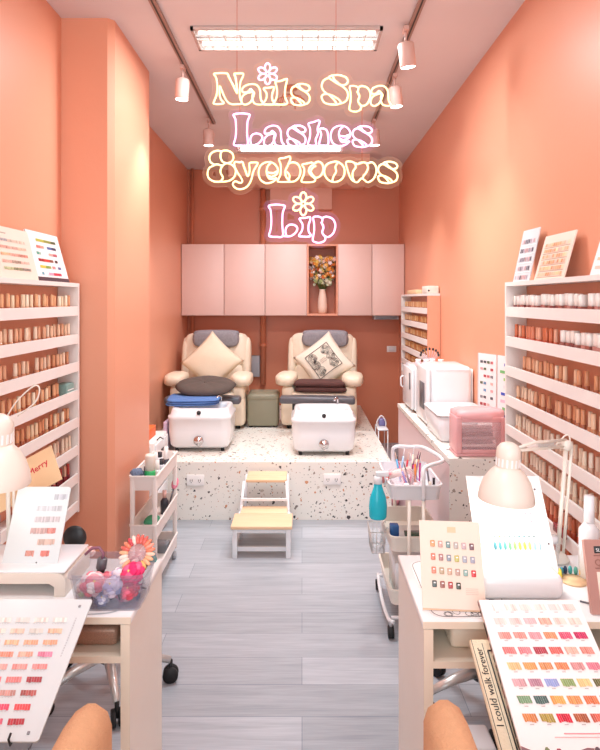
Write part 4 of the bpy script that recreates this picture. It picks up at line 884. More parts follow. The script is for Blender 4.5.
for k in range(60): x=rd.uniform(-.09,.04); z=rd.choice([0,1,2])*.045+rd.uniform(.006,.03); mb.ell((x,rd.uniform(-.04,.0),z),(.005,.004,.005),1,1,8,5,rd.choice(['#5a74b8','#b0424c','#3c3c48','#d8a860','#7ab0a0','#e8e0e0','#c86a90']))
mb.build('gems','gloss',t)
tag(MB().tube(catmull([(-.53,1.424,.7525),(-.50,1.428,.7525),(-.46,1.435,.7525),(-.44,1.45,.7525),(-.45,1.462,.7525)],False,6),.0012,5).build('thin_cable','grey'),'thin grey cable curling on the left desk in front of the smoky basket','cable')
# placemat & cards right desk
o=MB(); 
ring=lambda w,h,r:[(cx+r*math.cos(a0+PI/2*k/5),cy+r*math.sin(a0+PI/2*k/5)) for cx,cy,a0 in ((w-r,h-r,0),(r,h-r,PI/2),(r,r,PI),(w-r,r,1.5*PI)) for k in range(6)]
t=thing('doodle_mat','white silicone mat with a black outline under the sample card, right desk','mat',(.305,1.412,.7503)); rg=ring(.20,.31,.035); n=len(rg)
MB().add([(x,y,0) for x,y in rg]+[(x,y,.0012) for x,y in rg],[(i,(i+1)%n,(i+1)%n+n,i+n) for i in range(n)]+[tuple(range(n,2*n)),tuple(range(n))[::-1]]).build('sheet','paper',t)
mb=MB(); mb.tube([(x+.006,y+.006,.0016) for x,y in ring(.188,.298,.03)],.0007,4,closed=True); rd=random.Random(9)
for k in range(16):
    cx,cy=rd.uniform(.02,.18),rd.choice([rd.uniform(.012,.03),rd.uniform(.015,.29)]); mb.tube([(cx+.009*math.cos(a),min(.29,max(.01,cy+.009*math.sin(a)*1.2)),.0016) for a in [2*PI*q/9 for q in range(9)]],.0006,4,closed=True)
mb.build('line_drawing','black',t)
# QR sign without the code
t,w,h=board('counter_sign','dusty rose counter sign with a black label at the right frame edge','sign',(.690,1.425,.7525),(.84,1.425,.7525),(.676,1.470,.912),'rose',.012)
MB().rbox((.022,h-.030,0),(.105,h-.014,.0015),.0006,1).build('black_label','black',t); text_mesh('label_text','SLIN',.011,'paper',t,(.026,h-.0265,.0017)); 
mb=MB().box((.020,h-.0365,0),(.10,h-.034,.0008),'#8d6258'); mb.build('printed_line','paint',t)
o=text_mesh('qr_text','QR',.021,'rose',t,(.020,h-.058,.0012)); o.data.materials[0]=mat('brown_ink','#9c6a5c',.6)
MB().rbox((.022,h-.135,0),(.098,h-.072,.001),.0005,1).build('blank_panel','beige',t); MB().box((.02,h-.065,0),(.10,h-.0625,.001),'#8d6258').build('printed_line','paint',t)
MB().box((.028,-.001,-.05),(.12,.004,-.012)).build('foot','rose',t)
# colourful tip garland ring and cable
t=thing('nail_tip_ring','kraft disc ringed with yellow, blue and green nail tips by the hand rest box','nail tips',(.725,1.60,.7505)); MB().lathe([(.0,.0),(.035,0),(.035,.004),(0,.004)],20).build('disc','kraft',t)
for k,c in enumerate(['#e6d94e','#d8c83e','#3a8aa0','#2c3c58','#4aa6a8','#58a89c','#e8b070','#f0d8b0']): a=PI*.95-PI*k/8; MB().ell((.035*math.cos(a),.035*math.sin(a),.014),(.006,.006,.012),1,1,8,6,c).build('nail_tip','gloss',t)
tag(MB().tube(catmull([(.765,1.58,.752),(.775,1.55,.775),(.77,1.52,.770),(.755,1.49,.7525),(.72,1.475,.7525),(.69,1.49,.7525)],False,6),.0022,6).build('power_cable','darkgrey'),'dark looped cable right of the hand rest box','cable')
def bottle(name,label,cat,loc,prof_mats,sc=1,rot=(0,0,0),group=None):
    t=thing(name,label,cat,loc,rot,group)
    for nm,prof,m in prof_mats: MB(Matrix.Scale(sc,4)).lathe(prof,18).build(nm,m,t)
    return t
bottle('pump_bottle','tall white dispenser bottle by the counter sign on the right desk','bottle',(.775,1.62,.7505),[('bottle',[(.022,0),(.026,.004),(.026,.13),(.012,.15)],'white2'),('cap',[(.012,.15),(.014,.152),(.013,.22),(.010,.222)],'white2')])
bottle('glass_jar','small clear jar behind the tip ring on the right desk','jar',(.705,1.70,.7505),[('jar',[(.02,0),(.022,.004),(.022,.06),(.018,.065)],'clear'),('lid',[(.02,.065),(.02,.08)],'white2')])
t=thing('wooden_brush','wooden handled brush standing beside the white dispenser bottle','brush',(.825,1.66,.7505),(0,.18,0)); MB().lathe([(.02,0),(.022,.004),(.022,.08),(.02,.08)],14).build('holder','clear',t); MB().cyl((0,0,.02),(0,0,.20),.008,10).build('handle','woodtop',t)
# ================================================================== CHAIRS
def tubchair(label,cx,cy,w):
    t=thing('tub_chair',label,'chair',(cx,cy,0),group='tan bouclé tub chairs'); R=w/2; th=.075; n=40; prof=[]
    # plan : U open toward +y ; outer radius R
    pts=[(R,.20)]+[(R,.1),(R,0)]+[(R*math.cos(a),R*math.sin(a)) for a in [-PI*k/16 for k in range(1,16)]]+[(-R,0),(-R,.1),(-R,.20)]
    pts=catmull(pts,False,2); vs=[]; fs=[]; cs=12; m=len(pts)
    for i,(x,y) in enumerate(pts):
        d=Vector((pts[min(i+1,m-1)][0]-pts[max(i-1,0)][0],pts[min(i+1,m-1)][1]-pts[max(i-1,0)][1])).normalized(); nrm=Vector((-d.y,d.x)); 
        if nrm.dot(Vector((x,y if y<0 else 0)))>0: nrm=-nrm
        fin=1.0; e=min(i,m-1-i); zt=.775-(.012 if e>2 else (.05,.022,.012)[e])
        back=.0 if y>-.1 else .05*min(1,(-y-.1)/.2)
        zt+=back; h0=.30; sec=[(0,h0),(0,zt-.04),(.008,zt-.015),(.03,zt),(th-.03,zt),(th-.008,zt-.015),(th,zt-.04),(th,h0)]
        if e==0: sec=[(th*.25+q*.5,z-(.02 if z>.5 else 0)) for q,z in sec]
        for q,z in sec: vs.append((x+nrm.x*q,y+nrm.y*q,z))
    k=8
    for i in range(m-1):
        for j in range(k): fs.append((i*k+j,i*k+(j+1)%k,(i+1)*k+(j+1)%k,(i+1)*k+j))
    fs.append(tuple(range(k))); fs.append(tuple((m-1)*k+j for j in range(k)))
    MB().add(vs,fs,smooth=True).build('wraparound_back','tan',t)
    MB().ell((0,.0,.42),(R-th-.005,.20,.06),.4,.6,28,10).build('seat','tan',t); MB().rbox((-R+.09,-.14,.26),(R-.09,.16,.37),.03,3).build('seat_base','tan',t)
    for x in (-R+.11,R-.11):
        for y in (-.10,.12): MB().cyl((x*.9,y,.27),(x,y*1.15,0),.016,10,r2=.010).build('leg','woodtop',t)
    return t
tubchair('tan upholstered tub chair at the left desk, bottom left corner',-.622,.955,.54); tubchair('tan upholstered tub chair at the right desk, partly under the floral chart',.497,.965,.54)
t=thing('printed_tote','cream canvas pillow with a black framed drawing and the words I could walk forever','pillow',mw=frame(P(500,752,1.15),P(560,752,1.15),P(462,654,1.33))[0]); T,w,h=frame(P(500,752,1.15),P(560,752,1.15),P(462,654,1.33)); Ti=T.inverted()
w=.15; h=.235
MB().rbox((0,-.02,-.016),(w,h,0),.006,2).build('canvas_body',mat('cream_canvas','#efdfc2',.9,bump=.3),t)
mb=MB()
for a,b in (((.034,-.01),(.034,h-.03)),((.034,h-.03),(w-.01,h-.03)),((.004,-.01),(.004,h-.004)),((.026,-.01),(.026,h-.012))): mb.tube([(a[0],a[1],.0006),(b[0],b[1],.0006)],.0018 if a[0]==.034 else .0007,4)
rd=random.Random(21)
for k in range(26):
    cx,cy=rd.uniform(.05,.12),rd.uniform(.06,h-.05); r_=rd.uniform(.005,.014); a0=rd.uniform(0,6); mb.tube([(cx+r_*math.cos(a0+q*.5),cy+r_*1.3*math.sin(a0+q*.5),.0008) for q in range(8)],.0007,4)
mb.build('printed_frame','black',t); o=text_mesh('printed_words','I could walk forever',.0205,'black',t,(.022,.045,.0008),(0,0,PI/2),.0002)
# office stools
def castered(label,x,y,r,rz):
    t=thing('rolling_stool',label,'stool',(x,y,0),(0,0,rz))
    for k in range(5):
        a=2*PI*k/5; c,s_=math.cos(a),math.sin(a)
        leg=MB().tube([(.02*c,.02*s_,.13),(.5*r*c,.5*r*s_,.115),(r*c,r*s_,.085)],.016,8,radii=[.022,.018,.013]).build('base_leg','silver',t)
        w_=MB()
        for q in (-1,1): w_.cyl((r*c-s_*.006*q-s_*q*.012,r*s_+c*.006*q+c*q*.012,.03),(r*c-s_*q*.006,r*s_+c*q*.006,.03),.03,16)
        w_.cyl((r*c,r*s_,.03),(r*c,r*s_,.085),.008,8).build('caster','rubber',leg)
    MB().cyl((0,0,.10),(0,0,.24),.028,14).cyl((0,0,.24),(0,0,.38),.018,12).build('column','black',t)
    MB().lathe([(.0,.38),(.14,.38),(.155,.40),(.15,.425),(.12,.438),(0,.44)],30).build('seat','white',t)
    return t
castered('rolling stool with silver five star base behind the left desk',-.755,2.33,.24,.13); castered('rolling stool with silver base behind the right desk',.66,2.22,.215,.9)
tag(MB().tube(catmull([(-.74,1.95,.004),(-.76,2.0,.006),(-.72,2.08,.004),(-.78,2.12,.004),(-.80,2.02,.004),(-.76,1.92,.004),(-.84,1.88,.004),(-.95,1.9,.004)],False,6),.004,6).build('floor_cable','black'),'black power cable looping on the floor under the left desk','cable')
tag(MB().rbox((0,0,0),(.2,.2,.24),.03,3).build('waste_bin','grey',loc=(-1.10,1.85,0)),'grey waste bin on the floor under the left desk','bin')
tag(MB().rbox((0,0,0),(.16,.12,.055),.012,3).build('white_case','white2',loc=(.47,1.93,0)),'white plastic case on the floor under the right desk','case')
# ================================================================== LEFT SLIM CART
t=thing('slim_cart','slim white three tier rolling cart beside the coral pillar','cart',(-.795,3.0,0)); w=.068; d=.5; zt_=.62
for i,z in enumerate((.545,.30,.075)): MB().basket((-w,0,z),(w,d,z+.075),.012,3,.004,.97,lip=.008).build('tray','rackw',t)
for x in (-w+.012,w-.012):
    for y in (.012,d-.012): MB().rbox((x-.011,y-.011,.06),(x+.011,y+.011,.615),.004,2).build('post','rackw',t)
for x in (-w+.015,w-.015):
    for y in (.02,d-.02): c=MB().cyl((x-.01,y,.022),(x+.01,y,.022),.022,14).build('caster','grey',t)
def small(name,label,cat,loc,prof,cols,rot=(0,0,0)):
    t=thing(name,label,cat,loc,rot)
    for (nm,pr,c,m) in prof: MB().lathe(pr,16,c).build(nm,m,t)
small('spray_bottle','white capped bottle with green liquid on the slim cart top','bottle',(-.775,3.06,.549),[('bottle',[(.0,0),(.026,.001),(.028,.006),(.028,.075),(.026,.085)],'#3fc276','green'),('cap',[(.026,.085),(.026,.155),(.022,.165),(0,.167)],'#f4f2ee','cream')],None)
t=thing('tulle_bow','dark grey blue tulle puff on the near end of the slim cart','puff',(-.835,3.04,.549)); MB().cyl((0,0,0),(0,0,.05),.006,8).build('stem','silver',t); MB().ell((0,0,.07),(.034,.03,.028),1,1,18,12,wob=.18,seed=5).build('puff',mat('slate_tulle','#717f98',.9,var=.2,bump=.8,bscale=90),t)
rd=random.Random(15)
for k,(y,c,nm) in enumerate(((3.14,'#c9ccd4','silver'),(3.19,'#e8e4e2','white'),(3.24,'#3c3c44','black'),(3.29,'#d4d6dc','pale grey'),(3.34,'#b8a8c0','lilac'),(3.40,'#4a4a52','dark grey'),(3.44,'#e8e8ec','clear white'))):
    small('small_jar','%s small jar standing in the top tray of the slim cart'%nm,'jar',(-.795+(.025 if k%2 else -.02),y,.549),[('jar',[(0,0),(.018,.001),(.019,.04),(.015,.05)],c,'gloss'),('lid',[(.012,.05),(.013,.052),(.012,.08+.02*(k%3)),(0,.082+.02*(k%3))],'#f2f0ee' if k%3 else '#3a3a40','gloss')],None)
small('small_bottle','dark bottle on the middle tray of the slim cart','bottle',(-.77,3.36,.304),[('bottle',[(0,0),(.022,.001),(.023,.07),(.01,.09)],'#3a3a44','gloss'),('cap',[(.01,.09),(.011,.13),(0,.131)],'#f0c0b8','gloss')],None)
t=thing('pink_scissors','pink handled tool on the middle tray of the slim cart','tool',(-.765,3.42,.304),(-.5,.2,0)); MB().cyl((0,0,0),(0,0,.12),.005,8).build('shaft','darkgrey',t); MB().ell((0,0,.15),(.02,.012,.035),1,1,12,8,'#e88aa0').build('handle','gloss',t)
tag(MB().rbox((-.04,-.04,0),(.04,.04,.05),.006,2,'#8a9098').build('tool_box','gloss',loc=(-.795,3.4,.079)),'grey tool box on the bottom tray of the slim cart','box')
tag(MB().ell((0,0,.02),(.04,.06,.02),.8,.8,14,8,'#3f9a72').build('green_sponge','matte',loc=(-.80,3.2,.304)),'small green sponge on the middle tray of the slim cart','sponge')
# drawer unit and tissue box
t=thing('drawer_unit','small white drawer unit between the slim cart and the terrazzo platform','drawer unit',(-1.17,3.68,0)); MB().rbox((0,.003,0),(.26,.36,.62),.006,2).build('carcass','white',t)
for k in range(4):
    p=MB().rbox((.2605,.02,.02+k*.15),(.272,.345,.155+k*.15),.004,2).build('drawer','white2',t); MB().box((.2722,.15,.08+k*.15),(.278,.2,.10+k*.15)).build('handle','black',p)
MB().box((.02,-.012,.02),(.24,.0025,.60)).build('end_panel','white',t); mb=MB()
for z in (.50,.56): mb.box((.03,-.014,z),(.10,-.0115,z+.012))
mb.build('slot_marks','black',t)
t=thing('tissue_box','orange tissue box with a white tissue on the drawer unit','tissue box',(-1.02,3.82,.6205)); MB().rbox((-.06,-.1,0),(.065,.1,.065),.003,2).build('carton','orange',t); MB().add([(-.03,-.02,.065),(.02,-.02,.065),(.03,.02,.065),(-.03,.02,.065),(-.02,0,.14),(.01,.01,.12)],[(0,1,5,4),(1,2,5),(2,3,4,5),(3,0,4)]).build('tissue','paper',t)
tag(MB().tube([(-.90,3.72,.63),(-.88,3.72,.65),(-.87,3.76,.63),(-.885,3.8,.625)],.004,6).build('curler','black'),'black wire tool lying on the drawer unit','tool')
# ================================================================== RIGHT COUNTER
XC=.70; ya,yb=2.85,4.36
t=thing('terrazzo_counter','long low counter with terrazzo top and pale pink side along the right wall','counter',(XC,ya,0)); w=XR-XC-.002; d=yb-ya
MB().box((.012,.012,0),(w,d,.715)).build('carcass','lilac',t); MB().box((0,.004,0),(.0115,d,.718)).build('side_face','lilac',t); MB().box((.0,-.012,0),(w,.0035,.722)).build('end_face','terrazzo',t)
MB().box((-.006,-.014,.722),(w,d,.750)).build('top_slab','terrazzo',t); MB().box((-.004,-.010,.7185),(w,d,.7215)).build('dark_edge_strip','brown',t)  # thin dark line under the slab edge
# sterilizer
t=thing('towel_warmer','white towel warmer with a mirrored door at the far end of the counter','towel warmer',(.725,3.96,.7505)); MB().rbox((.02,0,.012),(.27,.38,.30),.012,3).build('case','white2',t); dd=MB().rbox((0,.015,.02),(.0195,.365,.29),.012,3).build('door','white2',t)
MB().rbox((-.004,.055,.15),(-.0002,.085,.26),.001,1).build('mirror_strip','darkgrey',dd); MB().tube([(-.002,.33,.13),(-.018,.33,.14),(-.018,.33,.20),(-.002,.33,.21)],.006,8).build('handle','white2',dd); MB().box((-.002,.12,.06),(-.0001,.2,.066)).build('badge','grey',dd); MB().rbox((.03,-.004,.03),(.255,-.0002,.28),.001,1).build('side_plate','white',t)
for x in (.05,.24):
    for y in (.04,.34): MB().cyl((x,y,0),(x,y,.012),.012,8).build('foot','grey',t)
# uv cabinet
t=thing('uv_cabinet','white rounded cabinet with a dark door window on the counter beside the towel warmer','cabinet',(.735,3.54,.7505)); MB().rbox((.03,0,.0),(.272,.34,.355),.03,5).build('case','white2',t); dd=MB().rbox((0,.01,.01),(.0295,.33,.345),.014,4).build('door','white2',t)
MB().rbox((-.003,.06,.09),(-.0002,.20,.25),.001,1).build('window','darkgrey',dd); MB().rbox((.2725,.01,.01),(.276,.33,.34),.0015,1).build('back_plate','white',t)
MB().box((.05,-.002,.335),(.25,-.0002,.337)).build('seam','grey',t)
# white tray box
t=thing('white_basin','deep white tapered basin on the counter in front of the rounded cabinet','basin',(.86,3.33,.7505)); MB().vbox((-.145,-.19,0),(.145,.19,.135),.03,5,taper=.90).build('body','white2',t); MB().vbox((-.15,-.195,.1355),(.15,.195,.150),.03,5).build('lid','white2',t)
mb=MB()
# cosmetic bag
t=thing('cosmetic_bag','pink vinyl bag with a clear window on the near end of the counter','bag',(.735,2.862,.7505)); MB().rbox((0,.001,0),(.235,.14,.015),.006,2).build('bottom','pinkvinyl',t)
mb=MB().rbox((0,0,.0155),(.03,.14,.19),.008,3).rbox((.215,0,.0155),(.235,.14,.19),.006,3).rbox((.03,.0,.0155),(.215,.006,.035),.002,1).rbox((.03,.0,.165),(.215,.006,.19),.002,1); mb.build('pink_frame','pinkvinyl',t)
MB().box((.03,.002,.035),(.215,.004,.165)).build('clear_window','pinkclear',t); MB().ell((.12,.07,.195),(.12,.075,.03),.6,.5,26,10,wob=.08,seed=8).build('gathered_top','pinkvinyl',t)
mb=MB(); rd=random.Random(17)
for k in range(7): mb.rbox((.035+rd.uniform(0,.02),.03+.01*k,.02+k*.016),(.19+rd.uniform(0,.02),.10+.004*k,.033+k*.016),.003,1,rd.choice(['#8a8488','#d9d4d2','#5c565c','#b8aeb0','#e9e4e2']))
mb.build('packed_tools','paint',t)
for k,(dx,dy,c) in enumerate(((-.07,.02,'#f2c8d0'),(-.02,.0,'#d8d0e8'),(.03,.03,'#f4f0f0'),(.08,.0,'#e8c0c8'))):
    small('small_jar',['pink','lilac','white','rose'][k]+' little jar on top of the towel warmer','jar',(.86+dx,4.06+dy,1.0508),[('jar',[(0,0),(.02,.001),(.021,.03),(.018,.035)],c,'gloss'),('lid',[(.019,.035),(.019,.048),(0,.049)],'#f8f4f4','gloss')],None)
t=thing('brush_cup','cup of small black tipped brushes on the towel warmer','brushes',(.885,4.16,1.0508)); MB().lathe([(.03,0),(.034,.05),(.031,.05),(.028,.004)],16).build('cup','clear',t)
for k in range(9): a=PI*(k/8)-0; p=MB().tube([(0,0,.01),(.045*math.cos(a),0,.05+.03*math.sin(a)),(.06*math.cos(a),0,.065+.04*math.sin(a))],.0025,5,c='#d8b8c0').build('brush','gloss',t); MB().ell((.062*math.cos(a),0,.068+.043*math.sin(a)),(.008,.008,.010),1,1,8,6).build('tip','black',p)
# folding boards on the counter
def cboard(label,x0,y0,x1_,y1_,seed,pal):
    t,w,h=board('sample_board',label,'colour board',(x0,y0,.7515),(x1_,y1_,.7515),(x0+.004,y0,1.225),'paper',.004); mb=MB(); rd=random.Random(seed)
    for r_ in range(12):
        y=h-.045-r_*.036
        if seed==1:
            for k in range(6): 
                if rd.random()<.8: swatch(mb,.03+k*.022,y,.016,.015,rd.choice(pal),rd,2,slant=0)
        else:
            x=.02; 
            while x<w-.05: ww=rd.uniform(.02,.06); 
            
    mb.build('printed_samples','paint',t)
def cboard(label,x0,y0,x1_,y1_,seed,pal,wide):
    t,w,h=board('sample_board',label,'colour board',(x0,y0,.7515),(x1_,y1_,.7515),(x0+.004,y0,1.225),'paper',.004); mb=MB(); rd=random.Random(seed)
    for r_ in range(12):
        y=h-.05-r_*.036
        if not wide:
            for k in range(6):
                if rd.random()<.8 and .02+k*.026<w-.03: swatch(mb,.02+k*.026,y,.02,.014,rd.choice(pal),rd,2,slant=0)
        else:
            c=rd.choice(pal); a=rd.uniform(.02,.06); mb.quad([(a,y,.0012),(w-.03,y,.0012),(w-.03,y+.014,.0012),(a,y+.014,.0012)],c)
    MB().box((0,0,.0001),(.004,h,.001),'#c8c8cc').build('edge_line','paint',t); mb.build('printed_samples','paint',t)
cboard('white standing board with rows of small mixed samples behind the pink bag',.915,3.128,.968,3.0,1,['#c86a70','#4a4a52','#6a9ac0','#d89a9c','#b83a44','#8a8a90','#e8b8b0','#5a6a4a'],False)
cboard('white standing board with green and blue bars behind the pink bag',.972,2.995,1.013,2.86,2,['#7ac07a','#4a64b8','#8ad06a','#c9a0d8','#e8c0d0','#dde0e4','#3a5ac0'],True)
# plant-stand beside platform
t=thing('side_caddy','small white shelf caddy with a hoop handle between platform and counter','caddy',(.655,4.95,0)); MB().rbox((-.04,-.10,.44),(.045,.12,.455),.006,2).build('top_shelf','white2',t); MB().rbox((-.04,-.10,.18),(.045,.12,.195),.006,2).build('lower_shelf','white2',t); MB().tube(catmull([(-.035,0,.455),(-.035,0,.50),(0,0,.545),(.035,0,.50),(.035,0,.455)],False,6),.005,6).build('hoop_handle','white2',t)
for x in (-.035,.04):
    for y in (-.09,.11): MB().cyl((x,y,0),(x,y,.44),.005,6).build('leg','white2',t)
tag(MB().ell((0,0,.035),(.035,.09,.035),.7,.6,18,8,wob=.06,seed=2).build('pink_towel','pinkcloth',loc=(.66,4.95,.1955)),'rolled pink towel on the lower shelf of the white caddy','towel')
tag(MB().rbox((-.03,-.03,0),(.03,.03,.06),.01,2,'#7a74a8').build('lotion_tin','gloss',loc=(.668,5.0,.4555)),'small violet tin on the top shelf of the white caddy','tin')
tag(MB().ell((0,0,.06),(.05,.16,.06),.8,.7,18,8,wob=.06,seed=3).build('pink_blanket','pinkcloth',loc=(.66,4.45,0.0)),'rolled pink blanket on the floor between platform and counter','blanket')
# ================================================================== RIGHT CART
t=thing('trolley_cart','white three basket trolley with tube handle beside the right counter','cart',(.515,2.70,0)); w=.118; d=.40
for k,(z0,z1) in enumerate(((.595,.667),(.36,.435),(.12,.195))): MB().basket((-w,0,z0),(w,d,z1),.03,4,.004,.93).build('basket','white2' if k==0 else 'cream',t)
for x in (-.035,.03):
    MB().tube([(x,-.008,.08),(x,-.008,.60)],.0085,8).build('front_post','cream',t); MB().tube([(x,d+.008,.08),(x,d+.008,.60)],.0085,8).build('rear_post','cream',t)
MB().tube(catmull([(.03,-.008,.60),(.03,-.008,.70),(.035,.01,.735),(.07,.04,.745),(.135,.10,.745),(.15,.15,.745),(.14,.25,.745),(.10,.38,.745),(.04,d,.742),(-.03,d,.742),(-.045,d+.008,.71),(-.035,d+.008,.60)],False,6),.0095,10).build('handle','white2',t)
for s in (-1,1): MB().tube(catmull([(s*.11,-.045,.075),(s*.125,0.01,.062),(s*.13,.2,.062),(s*.12,d+.02,.075)],False,5),.009,8).build('base_tube','white2',t)
for yy in (-.008,d+.008): MB().tube([(-.115,yy,.075),(.115,yy,.075)],.0085,8).build('cross_tube','white2',t)
for s in (-1,1):
    for y in (-.035,d+.01): c=MB().cyl((s*.12-.012,y,.026),(s*.12+.012,y,.026),.026,16).build('caster','rubber',t); MB().cyl((s*.12,y,.04),(s*.12,y,.072),.007,8).build('caster_stem','grey',c)
# spray bottle hung on the left side
t=thing('spray_bottle','turquoise cleaner bottle with white neck hanging on the left side of the trolley','bottle',(.352,2.78,.485)); 
pr=[(.0,0),(.030,.002),(.036,.012),(.038,.06),(.034,.10),(.024,.13),(.018,.15),(.016,.165)]; MB(Matrix.Scale(1,4)@Matrix.Diagonal((1.12,.8,1,1))).lathe(pr,22).build('bottle','turq',t); MB().lathe([(.018,.165),(.02,.167),(.02,.195),(.014,.2)],16).build('collar','white2',t)
MB().rbox((-.012,-.012,.198),(.05,.012,.222),.006,3).build('spray_head','white2',t); MB().cyl((.05,0,.211),(.062,0,.211),.008,10).build('nozzle','pinkcloth',t); MB().tube([(.03,0,.2),(.036,0,.175),(.03,0,.158)],.004,6).build('trigger','white2',t)
# wire side basket
t=thing('wire_basket','small wire basket hooked on the left side of the trolley middle tier','basket',(.352,2.83,.33)); mb=MB()
for z in (.0,.05,.10):
    f_=.82+.18*z/.1; mb.tube([(-.035*f_,-.07*f_,z),(.035*f_,-.07*f_,z),(.035*f_,.07*f_,z),(-.035*f_,.07*f_,z)],.0022,5,closed=True)
for k in range(8):
    y=-.07+.14*k/7
    for s in (-1,1): mb.tube([(s*.035*.82,y*.82,0),(s*.035,y,.10)],.0014,4)
    mb.tube([(-.035*.82,y*.82,0),(.035*.82,y*.82,0)],.0014,4)
for s in (-1,1):
    for k in range(4): x=-.03+.06*k/3; mb.tube([(x*.82,s*.07*.82,0),(x,s*.07,.10)],.0014,4)
mb.tube([(.035,-.04,.10),(.045,-.04,.115),(.049,-.04,.105)],.0022,5).tube([(.035,.04,.10),(.045,.04,.115),(.049,.04,.105)],.0022,5); mb.build('wire','silver',t); MB().ell((0,0,.045),(.026,.05,.04),.7,.7,14,8,wob=.2,seed=3).build('clear_wrap','clear',t)
rd=random.Random(99)
items=[('clear tray of pink nail tips in the trolley top basket','nail tips')]
x0,y0,z0=.515,2.70,.600
def tool(label,x,y,h,c,tipc,tilt):
    t=thing('nail_brush',label,'brush',(x0+x,y0+y,z0),(tilt[0],tilt[1],0)); MB().cyl((0,0,0),(0,0,h*.75),.005,7,c).build('handle','gloss',t); MB().cyl((0,0,h*.75),(0,0,h),.0035,7,tipc,r2=.0012).build('tip','gloss',t)
names=['magenta','pale blue','white','hot pink','cobalt blue','rose gold','lilac','black','pink','silver','orange','ivory','violet','red','sky blue','grey','fuchsia','cream']
hexs=['#d8469a','#a8c8e8','#f4f2f4','#f05a9a','#3a6ad0','#d8a08c','#c0a8dc','#2c2a30','#f49ab8','#c8c8d0','#f08a3c','#f2ead8','#8a5ac0','#d83a48','#6ab8e8','#8a8a92','#e0368a','#efe0cc']
import itertools
for k,(nm,c) in enumerate(zip(names,hexs)):
    r_=random.Random(k); tool('%s handled nail brush standing in the trolley top basket'%nm,-.04+.13*r_.random(),.10+.25*r_.random(),.10+.07*r_.random(),c,r_.choice(['#3a3438','#e8c8b8','#f0f0f4','#8a4a6a']),(r_.uniform(-.25,.25),r_.uniform(-.35,.35)))
small('small_bottle','small bottle of turquoise liquid in the trolley top basket','bottle',(.478,2.74,.600),[('bottle',[(0,0),(.018,.001),(.019,.03),(.012,.038)],'#1fb0c8','gloss'),('cap',[(.012,.038),(.012,.062),(0,.063)],'#f4f4f4','gloss')],None)
small('small_bottle','small orange bottle at the right front of the trolley top basket','bottle',(.585,2.74,.600),[('bottle',[(0,0),(.011,.001),(.011,.045),(.007,.05)],'#e8823c','gloss'),('cap',[(.007,.05),(.007,.07),(0,.071)],'#f4e4d4','gloss')],None)
small('small_bottle','small black bottle at the right front of the trolley top basket','bottle',(.604,2.75,.600),[('bottle',[(0,0),(.010,.001),(.010,.05),(.006,.055)],'#2a262c','gloss'),('cap',[(.006,.055),(.006,.085),(0,.086)],'#2a262c','gloss')],None)
small('small_bottle','small white jar in the middle of the trolley top basket','jar',(.52,2.735,.600),[('bottle',[(0,0),(.016,.001),(.016,.05),(.013,.054)],'#f2eeee','gloss'),('cap',[(.013,.054),(.013,.066),(0,.067)],'#f6d8dc','gloss')],None)
t=thing('brush_roll','rolled white towel with a pink tip across the left rim of the trolley','towel',(.43,2.86,.668),(0,PI/2-.12,.4)); MB().cyl((0,0,-.03),(0,0,.10),.017,14,'#f0e6dc').build('roll','matte',t); MB().ell((0,0,-.05),(.03,.03,.028),1,1,14,10,'#f0908c').build('pink_puff','matte',t)
t=thing('pink_tulle','crumpled clear and pink plastic wrap in the trolley top basket','wrap',(.475,2.82,.600)); MB().ell((0,0,.055),(.06,.07,.05),.8,.8,20,12,wob=.25,seed=6).build('wrap','pinkclear',t)
tag(MB().rbox((-.07,-.1,0),(.07,.1,.03),.006,2,'#e8e8e4').build('sample_tray','gloss',loc=(.52,2.85,.3645)),'pale sample tray in the trolley middle basket','tray')
tag(MB().rbox((-.05,-.03,0),(.05,.03,.02),.004,2,'#3f5a48').build('dark_green_case','gloss',loc=(.53,2.80,.3950)),'dark green case on the pale tray in the trolley','case')
tag(MB().rbox((-.02,-.02,0),(.02,.02,.09),.004,2,'#2f5f9c').build('blue_carton','gloss',loc=(.43,2.80,.3645)),'blue carton in the trolley middle basket','box')
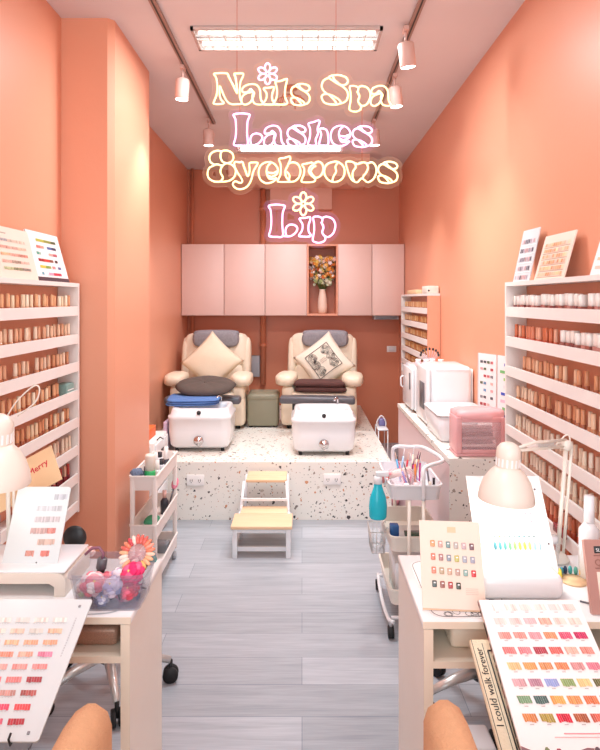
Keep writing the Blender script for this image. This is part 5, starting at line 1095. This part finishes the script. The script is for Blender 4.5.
t=thing('white_carton','white carton with a red loop handle in the trolley bottom basket','box',(.50,2.87,.1245)); MB().rbox((-.07,-.1,0),(.07,.1,.16),.004,2).build('carton','white2',t); MB().tube([(.0+.03*math.cos(a),-.1015,.09+.04*math.sin(a)) for a in [2*PI*k/16 for k in range(16)]],.003,6,closed=True).build('red_loop',mat('red_cord','#c8343c',.5),t)
print('BOTTLES',NB)

# ================================================================== CAMERA AND LIGHT
cam=bpy.data.cameras.new('camera'); co=bpy.data.objects.new('camera',cam); col.objects.link(co); co.location=(0,0,CAM_H); co.rotation_euler=(PI/2,0,0)
cam.lens=28.8; cam.sensor_width=36; cam.sensor_fit='AUTO'; cam.shift_x=-2/750; cam.shift_y=-75/750; cam.clip_start=.05; bpy.context.scene.camera=co
def area(name,loc,rot,sx,sy,e,c=(.87,.98,1.04)):
    l=bpy.data.lights.new(name,'AREA'); l.shape='RECTANGLE'; l.size=sx; l.size_y=sy; l.energy=e; l.color=c
    o=bpy.data.objects.new(name,l); col.objects.link(o); o.location=loc; o.rotation_euler=rot; return o
for cx,cy,e in ((-.077,3.12,17),):
    for k in (-.065,.065): area('tube_light',(cx,cy+k,ZC-.0245),(0,0,0),.86,.018,e)
area('overhead_fill_light',(-.03,1.0,ZC-.03),(0,0,0),.9,.5,15)  # unseen overhead fill, no fixture built around it
area('shopfront_daylight',(-.07,YF-.3,1.5),(PI/2,0,0),2.0,2.4,40,(.87,.98,1.04))
w=bpy.data.worlds.new('world'); bpy.context.scene.world=w; w.use_nodes=True; bg=w.node_tree.nodes['Background']; bg.inputs[0].default_value=(.85,.97,1.04,1); bg.inputs[1].default_value=1.45
vs_=bpy.context.scene.view_settings; vs_.view_transform='Standard'; vs_.look='None'; vs_.exposure=.12; vs_.gamma=1.0
l=bpy.data.lights.new('rear_fixture_lamp','SPOT'); l.energy=75; l.spot_size=2.35; l.spot_blend=1; l.shadow_soft_size=.12; l.color=(.93,.97,1.04)
o=bpy.data.objects.new('rear_fixture_lamp',l); col.objects.link(o); o.location=(-.1,5.0,2.80); o.rotation_euler=(.12,0,0)
